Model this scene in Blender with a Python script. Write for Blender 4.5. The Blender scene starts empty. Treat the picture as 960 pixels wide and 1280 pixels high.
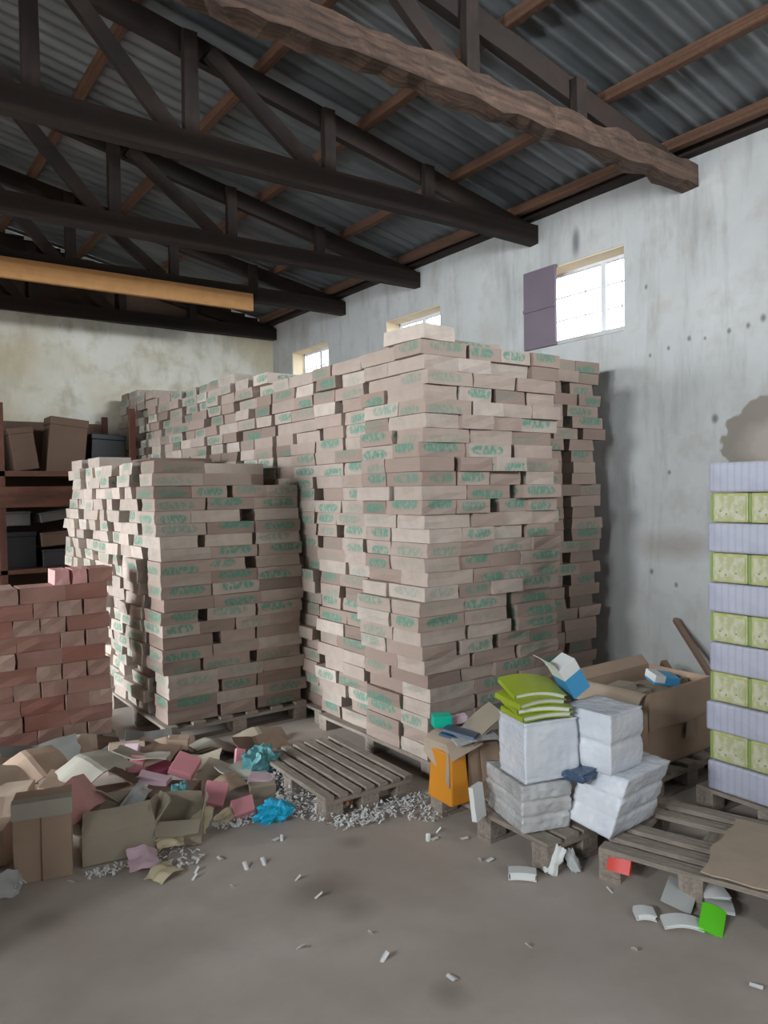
import bpy, math, random
from mathutils import Vector, Matrix, Euler, noise
rng = random.Random(7)
R = math.radians
SC = bpy.context.scene
COL = SC.collection

# ------------------------------------------------------------------ camera, world, light, exposure
cam_d = bpy.data.cameras.new('camera'); cam = bpy.data.objects.new('camera', cam_d); COL.objects.link(cam)
RX = (0.81216023, -0.58320133, -0.01649144)      # camera right, in world axes
RY = (-0.0295331, -0.01286474, -0.99948101)      # camera down
RZ = (0.5826865, 0.81222577, -0.02767197)        # camera forward
cam.matrix_world = Matrix(((RX[0], -RY[0], -RZ[0], 0), (RX[1], -RY[1], -RZ[1], 0), (RX[2], -RY[2], -RZ[2], 1.6), (0, 0, 0, 1)))
cam_d.sensor_fit = 'VERTICAL'; cam_d.sensor_height = 24.0; cam_d.lens = 947.04 * 24.0 / 1280.0
cam_d.clip_start = 0.05; cam_d.clip_end = 200
SC.camera = cam

W = bpy.data.worlds.new('world'); SC.world = W; W.use_nodes = True
bg = W.node_tree.nodes['Background']; bg.inputs[0].default_value = (0.86, 0.93, 1.0, 1); bg.inputs[1].default_value = 7.0

SC.view_settings.view_transform = 'Standard'; SC.view_settings.look = 'None'
SC.view_settings.gamma = 1.0; SC.view_settings.use_curve_mapping = False; SC.view_settings.exposure = 0.08

def area(name, loc, aim, sx, sy, power, color=(0.87, 0.95, 1.0), spread=180):
    L = bpy.data.lights.new(name, 'AREA'); L.shape = 'RECTANGLE'; L.size = sx; L.size_y = sy; L.energy = power; L.color = color; L.spread = math.radians(spread)
    o = bpy.data.objects.new(name, L); COL.objects.link(o); o.location = loc
    o.rotation_euler = (Vector(aim) - Vector(loc)).to_track_quat('-Z', 'Y').to_euler()
    return o
# daylight coming in at the big doorway and the high windows of the left wall; the two front-wall lamps are added fill
area('daylight_doorway', (-4.8, 5.6, 1.9), (1.6, 5.3, -0.7), 3.2, 2.8, 190, spread=85)
for _y in (-0.4, 1.3):
    area('daylight_high_window', (-4.8, _y, 3.1), (4.8, _y + 1.9, 2.2), 0.9, 0.6, 45, spread=75)
area('added_floor_fill', (1.0, -3.8, 1.9), (1.4, 1.2, -0.4), 3.0, 2.8, 27, spread=95)  # fill lamp added to brighten the floor and front faces; no doorway here
area('added_back_wall_fill', (3.7, -3.85, 3.65), (2.4, 9.2, 3.5), 1.8, 0.5, 42, spread=50)  # fill lamp added to brighten the back wall

# ------------------------------------------------------------------ materials
def nodes(name):
    m = bpy.data.materials.new(name); m.use_nodes = True
    nt = m.node_tree; b = nt.nodes['Principled BSDF']
    return m, nt, b
def N(nt, t, **kw):
    n = nt.nodes.new(t)
    for k, v in kw.items():
        if k in n.inputs: n.inputs[k].default_value = v
        else: setattr(n, k, v)
    return n
def L(nt, a, b): nt.links.new(a, b)
def mixc(nt, fac, a, b, blend='MIX'):
    n = nt.nodes.new('ShaderNodeMix'); n.data_type = 'RGBA'; n.blend_type = blend
    for s, v in ((n.inputs[0], fac), (n.inputs[6], a), (n.inputs[7], b)):
        if hasattr(v, 'links'): nt.links.new(v, s)
        elif isinstance(v, (int, float)): s.default_value = v
        else: s.default_value = (*v, 1)
    return n.outputs[2]
def math_(nt, op, a, b=None, c=None):
    n = nt.nodes.new('ShaderNodeMath'); n.operation = op
    for i, v in enumerate((a, b, c)):
        if v is None: continue
        if hasattr(v, 'links'): nt.links.new(v, n.inputs[i])
        else: n.inputs[i].default_value = v
    return n.outputs[0]
def ramp(nt, fac, stops):
    n = nt.nodes.new('ShaderNodeValToRGB'); e = n.color_ramp.elements
    while len(e) < len(stops): e.new(0.5)
    for el, (p, c) in zip(e, stops): el.position = p; el.color = (*c, 1) if len(c) == 3 else c
    L(nt, fac, n.inputs[0]); return n.outputs[0]
def step(nt, v, lo, hi):
    n = nt.nodes.new('ShaderNodeMapRange'); n.inputs[1].default_value = lo; n.inputs[2].default_value = hi
    L(nt, v, n.inputs[0]); return n.outputs[0]
def noise_(nt, scale, detail=3, coord='Object', stretch=None, rough=0.5):
    tc = nt.nodes.new('ShaderNodeTexCoord'); n = nt.nodes.new('ShaderNodeTexNoise')
    n.inputs['Scale'].default_value = scale; n.inputs['Detail'].default_value = detail; n.inputs['Roughness'].default_value = rough
    if stretch:
        mp = nt.nodes.new('ShaderNodeMapping'); mp.inputs['Scale'].default_value = stretch
        L(nt, tc.outputs[coord], mp.inputs[0]); L(nt, mp.outputs[0], n.inputs['Vector'])
    else: L(nt, tc.outputs[coord], n.inputs['Vector'])
    return n.outputs['Fac']
def bump(nt, b, h, strength=0.3, dist=0.01):
    n = nt.nodes.new('ShaderNodeBump'); n.inputs['Strength'].default_value = strength; n.inputs['Distance'].default_value = dist
    L(nt, h, n.inputs['Height']); L(nt, n.outputs[0], b.inputs['Normal'])
def plain(name, col, rough=0.7, var=0.12, scale=9, metal=0.0, coat=0.0, bmp=0.0):
    m, nt, b = nodes(name); f = noise_(nt, scale)
    L(nt, mixc(nt, f, tuple(c * (1 - var) for c in col), tuple(min(1, c * (1 + var)) for c in col)), b.inputs['Base Color'])
    b.inputs['Roughness'].default_value = rough; b.inputs['Metallic'].default_value = metal; b.inputs['Coat Weight'].default_value = coat
    if bmp: bump(nt, b, noise_(nt, scale * 2.5, 4), bmp)
    return m

def carton_material(name, c0, c1, c2, green):
    """Cardboard, one tint for each carton (attribute 'tint'), with worn green print on its faces."""
    m, nt, b = nodes(name)
    at = N(nt, 'ShaderNodeAttribute', attribute_name='tint'); uv = nt.nodes.new('ShaderNodeUVMap'); uv.uv_map = 'UVMap'
    sp = nt.nodes.new('ShaderNodeSeparateColor'); L(nt, at.outputs['Color'], sp.inputs[0])
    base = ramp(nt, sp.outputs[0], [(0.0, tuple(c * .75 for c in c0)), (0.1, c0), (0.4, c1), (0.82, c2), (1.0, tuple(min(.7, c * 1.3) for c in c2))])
    base = mixc(nt, math_(nt, 'MULTIPLY', step(nt, noise_(nt, 14, 4), 0.4, 0.75), 0.35), base, tuple(c * 0.72 for c in c1))
    if green:
        s = nt.nodes.new('ShaderNodeSeparateXYZ'); L(nt, uv.outputs[0], s.inputs[0])
        # u,v run 0..1 over a face; centre shifts a little with the tint
        cu = math_(nt, 'ADD', 0.35, math_(nt, 'MULTIPLY', sp.outputs[1], 0.3))
        du = math_(nt, 'DIVIDE', math_(nt, 'SUBTRACT', s.outputs[0], cu), 0.38)
        cv = math_(nt, 'ADD', 0.25, math_(nt, 'MULTIPLY', sp.outputs[2], 0.5))
        dv = math_(nt, 'DIVIDE', math_(nt, 'SUBTRACT', s.outputs[1], cv), 0.48)
        r = math_(nt, 'SQRT', math_(nt, 'ADD', math_(nt, 'MULTIPLY', du, du), math_(nt, 'MULTIPLY', dv, dv)))
        oval = step(nt, r, 1.05, 0.9)
        wv = N(nt, 'ShaderNodeTexVoronoi', Scale=1.0); mp = nt.nodes.new('ShaderNodeMapping'); mp.inputs['Scale'].default_value = (17, 2.6, 1)
        cb = nt.nodes.new('ShaderNodeCombineXYZ'); L(nt, s.outputs[0], cb.inputs[0]); L(nt, s.outputs[1], cb.inputs[1]); L(nt, math_(nt, 'MULTIPLY', sp.outputs[1], 9.0), cb.inputs[2])
        L(nt, cb.outputs[0], mp.inputs[0]); L(nt, mp.outputs[0], wv.inputs['Vector'])
        letters = step(nt, wv.outputs['Distance'], 0.75, 0.42)
        band = step(nt, math_(nt, 'ABSOLUTE', dv), 0.75, 0.55)
        ink = math_(nt, 'MULTIPLY', oval, math_(nt, 'ADD', 0.13, math_(nt, 'MULTIPLY', math_(nt, 'MULTIPLY', letters, band), 0.58)))
        has = step(nt, math_(nt, 'FRACT', math_(nt, 'MULTIPLY', sp.outputs[1], 7.31)), 0.30, 0.75)
        ink = math_(nt, 'MULTIPLY', ink, has)
        base = mixc(nt, ink, base, green)
    L(nt, base, b.inputs['Base Color']); b.inputs['Roughness'].default_value = 0.78
    bump(nt, b, noise_(nt, 30, 3), 0.15)
    return m

M = {}
M['carton'] = carton_material('carton_green_print', (0.265, 0.185, 0.148), (0.335, 0.25, 0.205), (0.41, 0.335, 0.285), (0.01, 0.20, 0.135))
M['carton_pale'] = carton_material('carton_pale', (0.50, 0.36, 0.28), (0.60, 0.52, 0.45), (0.70, 0.68, 0.62), (0.0, 0.30, 0.24))
M['carton_red'] = carton_material('carton_reddish', (0.31, 0.13, 0.10), (0.34, 0.18, 0.14), (0.37, 0.25, 0.20), None)
M['carton_pink'] = plain('carton_pinkish', (0.60, 0.30, 0.28))
def board(name, col): return plain(name, col, 0.8, 0.14, 7, bmp=0.15)
M['board'] = board('cardboard_brown', (0.41, 0.285, 0.205))
M['board_light'] = board('cardboard_light', (0.43, 0.33, 0.25))
M['board_grey'] = board('cardboard_grey', (0.42, 0.385, 0.32))
M['board_olive'] = board('cardboard_olive', (0.36, 0.30, 0.225))
M['board_dark'] = board('cardboard_dark', (0.13, 0.078, 0.052))
M['paper'] = plain('white_paper', (0.72, 0.72, 0.70), 0.6, 0.06)
M['paper_grey'] = plain('grey_paper', (0.45, 0.45, 0.44), 0.6, 0.08)
M['paper_cream'] = plain('cream_paper', (0.62, 0.52, 0.34), 0.7, 0.1)
M['pink'] = plain('pink_paper', (0.62, 0.25, 0.28), 0.6, 0.12)
M['pink_light'] = plain('pale_pink_paper', (0.66, 0.46, 0.52), 0.6, 0.12)
M['magenta'] = plain('dark_pink_plastic', (0.36, 0.08, 0.14), 0.45)
M['lime'] = plain('lime_cover', (0.33, 0.40, 0.025), 0.4, 0.15, 5)
M['bright_green'] = plain('bright_green_cover', (0.13, 0.68, 0.02), 0.45, 0.05)
M['red'] = plain('red_cover', (0.72, 0.045, 0.03), 0.45, 0.06)
M['teal'] = plain('teal_card', (0.0, 0.50, 0.33), 0.5, 0.08)
M['teal_plastic'] = plain('teal_plastic', (0.09, 0.27, 0.28), 0.35, 0.3, 12, bmp=0.4)
M['blue_plastic'] = plain('blue_plastic', (0.01, 0.42, 0.66), 0.35, 0.15, 12, bmp=0.4)
M['blue'] = plain('blue_card', (0.06, 0.30, 0.55), 0.45, 0.12)
M['navy'] = plain('navy_plastic', (0.06, 0.10, 0.17), 0.35)
M['orange'] = plain('orange_card', (0.66, 0.25, 0.015), 0.45, 0.14, 5)
M['orange_dull'] = plain('orange_stuff', (0.5, 0.13, 0.04), 0.6)
M['black'] = plain('black_plastic', (0.012, 0.012, 0.014), 0.5)
M['dark_cloth'] = plain('dark_goods', (0.05, 0.045, 0.045), 0.7)
M['dark_grey'] = plain('grey_goods', (0.13, 0.125, 0.115), 0.7)
M['stick'] = plain('brown_stick', (0.22, 0.14, 0.10), 0.8)

def wood(name, c0, c1, sc=3.0, rough=0.8):
    m, nt, b = nodes(name)
    f = noise_(nt, sc, 5, 'Generated', (1, 1, 1)); g = noise_(nt, sc * 6, 3)
    L(nt, mixc(nt, math_(nt, 'MULTIPLY', g, 0.5), mixc(nt, step(nt, f, 0.3, 0.7), c0, c1), tuple(c * 0.5 for c in c0)), b.inputs['Base Color'])
    b.inputs['Roughness'].default_value = rough; bump(nt, b, g, 0.4)
    return m
M['wood_old'] = wood('old_truss_wood', (0.016, 0.010, 0.008), (0.045, 0.024, 0.016))
M['wood_log'] = wood('rough_log_wood', (0.035, 0.020, 0.014), (0.17, 0.095, 0.062), 8)
M['wood_purlin'] = wood('purlin_wood', (0.08, 0.038, 0.022), (0.24, 0.115, 0.065), 7)
M['wood_new'] = wood('new_plank_wood', (0.55, 0.26, 0.09), (0.70, 0.36, 0.14), 2)
M['wood_pallet'] = wood('pallet_wood', (0.23, 0.185, 0.15), (0.42, 0.35, 0.29), 5)
M['wood_shelf'] = wood('shelf_wood', (0.07, 0.026, 0.014), (0.15, 0.055, 0.03), 3)
M['wood_gable'] = wood('gable_wood', (0.075, 0.045, 0.03), (0.15, 0.085, 0.055), 4)

# corrugated roof: bluish grey metal, grimy
m, nt, b = nodes('roof_sheet'); M['roof'] = m
f = noise_(nt, 0.8, 5, 'Object', (0.6, 2.6, 1), 0.65); g = noise_(nt, 9, 3, 'Object', (0.12, 1.6, 1))
L(nt, mixc(nt, math_(nt, 'MULTIPLY', g, 0.45), mixc(nt, step(nt, f, 0.3, 0.7), (0.07, 0.078, 0.086), (0.26, 0.275, 0.28)), (0.045, 0.047, 0.05)), b.inputs['Base Color'])
b.inputs['Roughness'].default_value = 0.5; b.inputs['Metallic'].default_value = 0.35
M['roof_pale'] = plain('pale_roof_sheet', (0.72, 0.68, 0.55), 0.6)

# plaster
def plaster(name, c0, c1, stain, extra=None):
    m, nt, b = nodes(name)
    f = noise_(nt, 0.8, 6, rough=0.6); g = noise_(nt, 3.5, 5, rough=0.65); d = noise_(nt, 2.2, 4, 'Object', (1, 2.4, 0.35), 0.7)
    col = mixc(nt, step(nt, f, 0.35, 0.65), c0, c1)
    col = mixc(nt, math_(nt, 'MULTIPLY', step(nt, g, 0.50, 0.68), 0.55), col, stain)
    col = mixc(nt, math_(nt, 'MULTIPLY', step(nt, d, 0.52, 0.74), 0.5), col, tuple(c * 0.55 for c in stain))
    if extra: col = extra(nt, col)
    L(nt, col, b.inputs['Base Color']); b.inputs['Roughness'].default_value = 0.9
    bump(nt, b, noise_(nt, 5, 6), 0.5, 0.02)
    return m
def right_extra(nt, col):
    tc = nt.nodes.new('ShaderNodeTexCoord'); s = nt.nodes.new('ShaderNodeSeparateXYZ'); L(nt, tc.outputs['Object'], s.inputs[0])
    def blob(y, z, ry, rz, soft, wob=0.35):
        a = math_(nt, 'DIVIDE', math_(nt, 'SUBTRACT', s.outputs[1], y), ry); c = math_(nt, 'DIVIDE', math_(nt, 'SUBTRACT', s.outputs[2], z), rz)
        r = math_(nt, 'SQRT', math_(nt, 'ADD', math_(nt, 'MULTIPLY', a, a), math_(nt, 'MULTIPLY', c, c)))
        r = math_(nt, 'ADD', r, math_(nt, 'MULTIPLY', math_(nt, 'SUBTRACT', noise_(nt, 7, 4), 0.5), wob * 2))
        return step(nt, r, 1 + soft, 1 - soft)
    # bared mud plaster where the white coat has come off
    edge = blob(2.42, 1.90, 0.37, 0.27, 0.03); inner = blob(2.38, 1.86, 0.28, 0.16, 0.25)
    col = mixc(nt, edge, col, mixc(nt, inner, (0.27, 0.235, 0.20), (0.40, 0.345, 0.30)))
    col = mixc(nt, math_(nt, 'MULTIPLY', blob(3.15, 1.18, 0.28, 0.09, 0.6, 0.6), 0.45), col, (0.25, 0.17, 0.11))
    for (y, z, r) in ((3.04, 2.62, .02), (2.92, 2.60, .016), (2.75, 2.62, .02), (2.62, 2.63, .022), (2.52, 2.66, .026), (3.20, 2.58, .016), (3.35, 2.55, .014), (3.35, 0.98, .02), (3.15, 0.9, .02), (3.2, 1.7, .02), (2.85, 2.05, .03), (3.38, 3.05, .02)):
        col = mixc(nt, math_(nt, 'MULTIPLY', blob(y, z, r * .6, r * .8, 0.6, 0.9), 0.7), col, (0.09, 0.07, 0.06))
    col = mixc(nt, math_(nt, 'MULTIPLY', blob(4.02, 3.55, 0.035, 0.10, 0.5, 0.5), 0.75), col, (0.12, 0.12, 0.13))
    low = math_(nt, 'MULTIPLY', step(nt, s.outputs[2], 1.1, 0.0), step(nt, noise_(nt, 4, 4), 0.35, 0.75))
    return mixc(nt, math_(nt, 'MULTIPLY', low, 0.5), col, (0.40, 0.37, 0.33))
M['plaster'] = plaster('white_plaster', (0.46, 0.455, 0.44), (0.59, 0.59, 0.585), (0.43, 0.40, 0.355), right_extra)
def back_extra(nt, col):
    y = step(nt, noise_(nt, 0.7, 4), 0.5, 0.62)
    col = mixc(nt, math_(nt, 'MULTIPLY', y, 0.6), col, (0.58, 0.47, 0.28))
    st = noise_(nt, 2.6, 5, 'Object', (3.2, 1, 0.9), 0.75)
    return mixc(nt, math_(nt, 'MULTIPLY', step(nt, st, 0.66, 0.72), 0.6), col, (0.16, 0.12, 0.09))
M['plaster_back'] = plaster('cream_plaster', (0.74, 0.70, 0.60), (0.85, 0.82, 0.73), (0.50, 0.42, 0.28), back_extra)
M['reveal'] = plain('cream_reveal', (0.80, 0.66, 0.46), 0.8, 0.06)

# concrete floor
m, nt, b = nodes('concrete'); M['floor'] = m
f = noise_(nt, 1.3, 6, rough=0.6); g = noise_(nt, 5, 5); h = noise_(nt, 26, 4)
col = mixc(nt, step(nt, f, 0.36, 0.64), (0.43, 0.355, 0.305), (0.56, 0.485, 0.43))
col = mixc(nt, math_(nt, 'MULTIPLY', step(nt, g, 0.48, 0.7), 0.35), col, (0.38, 0.32, 0.275))
col = mixc(nt, math_(nt, 'MULTIPLY', h, 0.18), col, (0.30, 0.265, 0.24))
tc = nt.nodes.new('ShaderNodeTexCoord'); s = nt.nodes.new('ShaderNodeSeparateXYZ'); L(nt, tc.outputs['Object'], s.inputs[0])
for (x, y, rx, ry, k) in ((1.53, 2.6, .13, .10, .75), (1.56, 2.42, .07, .07, .55), (0.58, 3.05, .06, .06, .5), (1.53, 1.82, .05, .05, .6), (1.86, 2.88, .05, .05, .6), (2.4, 1.55, .5, .4, .3), (0.9, 2.6, .25, .12, .3)):
    a = math_(nt, 'DIVIDE', math_(nt, 'SUBTRACT', s.outputs[0], x), rx); c = math_(nt, 'DIVIDE', math_(nt, 'SUBTRACT', s.outputs[1], y), ry)
    r = math_(nt, 'ADD', math_(nt, 'SQRT', math_(nt, 'ADD', math_(nt, 'MULTIPLY', a, a), math_(nt, 'MULTIPLY', c, c))), math_(nt, 'MULTIPLY', math_(nt, 'SUBTRACT', g, 0.5), 1.4))
    col = mixc(nt, math_(nt, 'MULTIPLY', step(nt, r, 1.7, 0.3), k * .75), col, (0.16, 0.125, 0.09))
L(nt, col, b.inputs['Base Color']); L(nt, math_(nt, 'ADD', 0.42, math_(nt, 'MULTIPLY', f, 0.4)), b.inputs['Roughness'])
bump(nt, b, noise_(nt, 9, 6), 0.25)

# plastic-wrapped goods
def wrapped(name, c0, c1, scale=14, lines=None, stretch=None):
    m, nt, b = nodes(name)
    col = mixc(nt, step(nt, noise_(nt, scale, 3), 0.4, 0.6), c0, c1)
    if lines:
        w = N(nt, 'ShaderNodeTexWave', Scale=lines[0], Distortion=0.6); w.bands_direction = lines[1]
        tc = nt.nodes.new('ShaderNodeTexCoord'); L(nt, tc.outputs['Object'], w.inputs['Vector'])
        col = mixc(nt, math_(nt, 'MULTIPLY', step(nt, w.outputs['Fac'], 0.6, 1.0), 0.22), col, tuple(c * 0.55 for c in c0))
    L(nt, col, b.inputs['Base Color']); b.inputs['Roughness'].default_value = 0.45
    b.inputs['Coat Weight'].default_value = 0.9; b.inputs['Coat Roughness'].default_value = 0.12
    n = nt.nodes.new('ShaderNodeBump'); n.inputs['Strength'].default_value = 0.9; n.inputs['Distance'].default_value = 0.03
    L(nt, noise_(nt, 17, 4, 'Object', stretch or (1, 1, 2.5), 0.6), n.inputs['Height']); L(nt, n.outputs[0], b.inputs['Coat Normal'])
    n2 = nt.nodes.new('ShaderNodeBump'); n2.inputs['Strength'].default_value = 0.25; n2.inputs['Distance'].default_value = 0.01
    L(nt, noise_(nt, 9, 3), n2.inputs['Height']); L(nt, n2.outputs[0], b.inputs['Normal'])
    return m
M['wrap_white'] = wrapped('wrapped_white', (0.64, 0.66, 0.72), (0.76, 0.77, 0.81), 6)
M['wrap_books'] = wrapped('wrapped_book_edges', (0.40, 0.40, 0.50), (0.48, 0.48, 0.57), 5, (9.0, 'Y'))
M['wrap_grey'] = wrapped('wrapped_grey', (0.42, 0.41, 0.40), (0.58, 0.57, 0.57), 7)
M['wrap_yellow'] = wrapped('wrapped_yellow', (0.42, 0.44, 0.14), (0.50, 0.50, 0.26), 22)
M['label_cream'] = wrapped('cream_label', (0.44, 0.43, 0.22), (0.56, 0.55, 0.40), 30)
M['edge_green'] = plain('green_page_edge', (0.24, 0.32, 0.10), 0.5)
M['ink_brown'] = plain('brown_ink', (0.30, 0.22, 0.08), 0.6)
M['frame_white'] = plain('window_frame_paint', (0.75, 0.75, 0.78), 0.5)
M['shutter'] = plain('purple_brown_shutter', (0.17, 0.13, 0.16), 0.6, 0.15, 4)
m, nt, b = nodes('glass'); M['glass'] = m
tr = nt.nodes.new('ShaderNodeBsdfTransparent'); gl = N(nt, 'ShaderNodeBsdfGlossy', Roughness=0.1); mx = nt.nodes.new('ShaderNodeMixShader'); mx.inputs[0].default_value = 0.06
L(nt, tr.outputs[0], mx.inputs[1]); L(nt, gl.outputs[0], mx.inputs[2]); L(nt, mx.outputs[0], nt.nodes['Material Output'].inputs['Surface'])

# ------------------------------------------------------------------ mesh helpers
class MB:
    def __init__(s): s.v = []; s.f = []; s.t = []; s.u = []; s.mi = []
    def face(s, idx, uv=None, mi=0): s.f.append(idx); s.u.append(uv or [(-9, -9)] * len(idx)); s.mi.append(mi)
    def box(s, lo, hi, rot=None, piv=None, tint=(.5, .5, .5), jit=0.0, mi=0):
        b0 = len(s.v); piv = Vector(piv) if piv is not None else (Vector(lo) + Vector(hi)) / 2
        for z in (lo[2], hi[2]):
            for (x, y) in ((lo[0], lo[1]), (hi[0], lo[1]), (hi[0], hi[1]), (lo[0], hi[1])):
                p = Vector((x, y, z))
                if jit: p += Vector((rng.uniform(-jit, jit), rng.uniform(-jit, jit), 0))
                if rot is not None: p = piv + rot @ (p - piv)
                s.v.append(p); s.t.append(tint)
        q = [(0, 0), (1, 0), (1, 1), (0, 1)]
        for k, (a, b_, c, d) in enumerate(((0, 1, 5, 4), (1, 2, 6, 5), (2, 3, 7, 6), (3, 0, 4, 7), (4, 5, 6, 7), (3, 2, 1, 0))):
            s.face([b0 + a, b0 + b_, b0 + c, b0 + d], q if k < 4 else None, mi)
        return s
    def beam(s, a, b, w, h, segs=1, wob=0.0, up=(0, 0, 1), mi=0):
        """rectangular bar from a to b; w across, h along up; wob makes it rough"""
        a = Vector(a); b = Vector(b); d = (b - a).normalized(); side = d.cross(Vector(up)).normalized(); u = side.cross(d).normalized()
        b0 = len(s.v)
        for i in range(segs + 1):
            c = a.lerp(b, i / segs)
            for (p, q) in ((-1, -1), (1, -1), (1, 1), (-1, 1)):
                k = 1 + rng.uniform(-wob, wob)
                s.v.append(c + side * (p * w / 2 * k) + u * (q * h / 2 * (1 + rng.uniform(-wob, wob)))); s.t.append((.5, .5, .5))
        for i in range(segs):
            o = b0 + 4 * i
            for k in range(4): s.face([o + k, o + (k + 1) % 4, o + 4 + (k + 1) % 4, o + 4 + k][::-1], None, mi)
        s.face([b0, b0 + 1, b0 + 2, b0 + 3], None, mi); e = b0 + 4 * segs; s.face([e + 3, e + 2, e + 1, e], None, mi)
        return s
    def grid(s, fn, nu, nv, mi=0, thick=0.0):
        """surface fn(u,v) -> point; thick gives it a second skin below its own normal-ish -z"""
        b0 = len(s.v)
        for j in range(nv + 1):
            for i in range(nu + 1): s.v.append(Vector(fn(i / nu, j / nv))); s.t.append((.5, .5, .5))
        for j in range(nv):
            for i in range(nu):
                a = b0 + j * (nu + 1) + i; s.face([a, a + 1, a + nu + 2, a + nu + 1], [(i / nu, j / nv), ((i + 1) / nu, j / nv), ((i + 1) / nu, (j + 1) / nv), (i / nu, (j + 1) / nv)], mi)
        return s
    def build(s, name, mat, parent=None, smooth=False, bevel=0.0, solid=0.0, sub=0):
        me = bpy.data.meshes.new(name); me.from_pydata([tuple(v) for v in s.v], [], s.f)
        uvl = me.uv_layers.new(name='UVMap'); flat = [c for f_ in s.u for uvp in f_ for c in uvp]
        uvl.data.foreach_set('uv', flat)
        ca = me.color_attributes.new('tint', 'FLOAT_COLOR', 'POINT'); ca.data.foreach_set('color', [c for t in s.t for c in (*t, 1)])
        mats = mat if isinstance(mat, (list, tuple)) else [mat]
        for mm in mats: me.materials.append(mm)
        if len(mats) > 1: me.polygons.foreach_set('material_index', s.mi)
        if smooth: me.polygons.foreach_set('use_smooth', [True] * len(me.polygons))
        me.validate(); me.update()
        o = bpy.data.objects.new(name, me); COL.objects.link(o)
        if parent: o.parent = parent
        if solid: q = o.modifiers.new('solid', 'SOLIDIFY'); q.thickness = solid; q.offset = 0
        if bevel: q = o.modifiers.new('bevel', 'BEVEL'); q.width = bevel; q.segments = 2; q.limit_method = 'ANGLE'
        if sub: q = o.modifiers.new('sub', 'SUBSURF'); q.levels = q.render_levels = sub
        return o
def tag(o, label=None, cat=None, group=None, kind=None):
    if label: o['label'] = label
    if cat: o['category'] = cat
    if group: o['group'] = group
    if kind: o['kind'] = kind
    return o
def empty(name, loc, rz=0, label=None, cat=None, group=None, rot=None):
    o = bpy.data.objects.new(name, None); COL.objects.link(o); o.location = loc; o.rotation_euler = rot or (0, 0, rz); o.empty_display_size = 0.1
    return tag(o, label, cat, group)
def setloc(o, loc, rot=(0, 0, 0)): o.location = loc; o.rotation_euler = rot; return o
ORD = ['', 'first', 'second', 'third', 'fourth', 'fifth', 'sixth', 'seventh', 'eighth', 'ninth', 'tenth', 'eleventh', 'twelfth', 'thirteenth', 'fourteenth', 'fifteenth', 'sixteenth',
       'seventeenth', 'eighteenth', 'nineteenth', 'twentieth', 'twenty-first', 'twenty-second', 'twenty-third', 'twenty-fourth', 'twenty-fifth', 'twenty-sixth', 'twenty-seventh', 'twenty-eighth', 'twenty-ninth', 'thirtieth', 'thirty-first']

# ------------------------------------------------------------------ the setting
XR, YB, XL, YF = 4.8, 9.2, -4.9, -4.0          # right wall, back wall, left wall, front wall
def roof_z(x): return 3.90 + 0.2 * (XR - x) if x > 0 else 3.90 + 0.2 * XR + 0.2 * x
o = MB(); n = 60
fl = MB(); fl.grid(lambda u, v: (XL + (XR + .3 - XL) * u, YF + (YB + .3 - YF) * v, 0.0), 1, 1)
tag(fl.build('floor', M['floor']), kind='structure')

tag(MB().box((XL - 40, YF - 30, -.12), (XR + 40, YB + 30, -.02)).build('ground', plain('dusty_ground', (0.05, 0.043, 0.035), 0.9)), kind='structure')
def wall_with_holes(name, mat, axis, pos, thick, a0, a1, z0, z1, holes):
    """solid wall made of blocks around rectangular openings; axis 'x' = plane x=pos reaching outward by thick"""
    m = MB(); cuts = sorted({a0, a1, *[h[0] for h in holes], *[h[1] for h in holes]})
    for c0, c1 in zip(cuts, cuts[1:]):
        hs = sorted([h for h in holes if h[0] <= c0 + 1e-6 and h[1] >= c1 - 1e-6], key=lambda h: h[2]); z = z0
        for h in hs + [None]:
            top = h[2] if h else z1
            if top > z + 1e-6:
                p0, p1 = sorted((pos, pos + thick))
                if axis == 'x': m.box((p0, c0, z), (p1, c1, top))
                else: m.box((c0, p0, z), (c1, p1, top))
            if h: z = h[3]
    return tag(m.build(name, mat), kind='structure')
WIN = [(1.45, 2.30), (3.57, 4.47), (5.70, 6.60), (7.77, 8.67)]
wall_with_holes('wall_right', M['plaster'], 'x', XR, 0.24, YF, YB, 0, 3.86, [(a, b_, 2.80, 3.41) for a, b_ in WIN])
wall_with_holes('wall_back', M['plaster_back'], 'y', YB, 0.24, XL, XR + .24, 0, 3.665, [])
wall_with_holes('wall_left', M['plaster_back'], 'x', XL, -0.24, YF, YB, 0, 3.86, [(4.0, 7.2, 0, 3.3)] + [(a, a + .9, 2.8, 3.4) for a in (-0.85, 0.85)])
wall_with_holes('wall_front', M['plaster_back'], 'y', YF, -0.24, XL - .24, XR + .24, 0, 4.95, [(2.7, 4.7, 3.35, 3.92)])  # high opening added for the back-wall fill lamp
# boarded gable over the back wall, with small gaps between the boards that show daylight
g = MB(); x = XL
gaps = {3.68: (3.90, 3.955), 4.36: (3.77, 3.82), 2.28: (4.40, 4.45), 1.05: (4.30, 4.35)}
while x < XR - 0.01:
    x1 = min(x + 0.19, XR); zt = min(roof_z(x), roof_z(x1)) - 0.01
    hit = [k for k in gaps if x <= k < x1]
    if hit:
        k = hit[0]; a, b_ = gaps[k]; a = min(a, zt - .08); b_ = min(b_, zt - .03)
        g.box((x, YB + .02, 3.66), (x1, YB + .05, a)); g.box((x, YB + .02, b_), (x1, YB + .05, zt)); g.box((x, YB + .02, a), (k, YB + .05, b_)); g.box((min(k + .04, x1), YB + .02, a), (x1, YB + .05, b_))
    else: g.box((x, YB + .02 + rng.uniform(0, .006), 3.66), (x1 - 0.0005, YB + .05, zt))
    x = x1
tag(g.build('wall_gable', M['wood_gable']), kind='structure')

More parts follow.
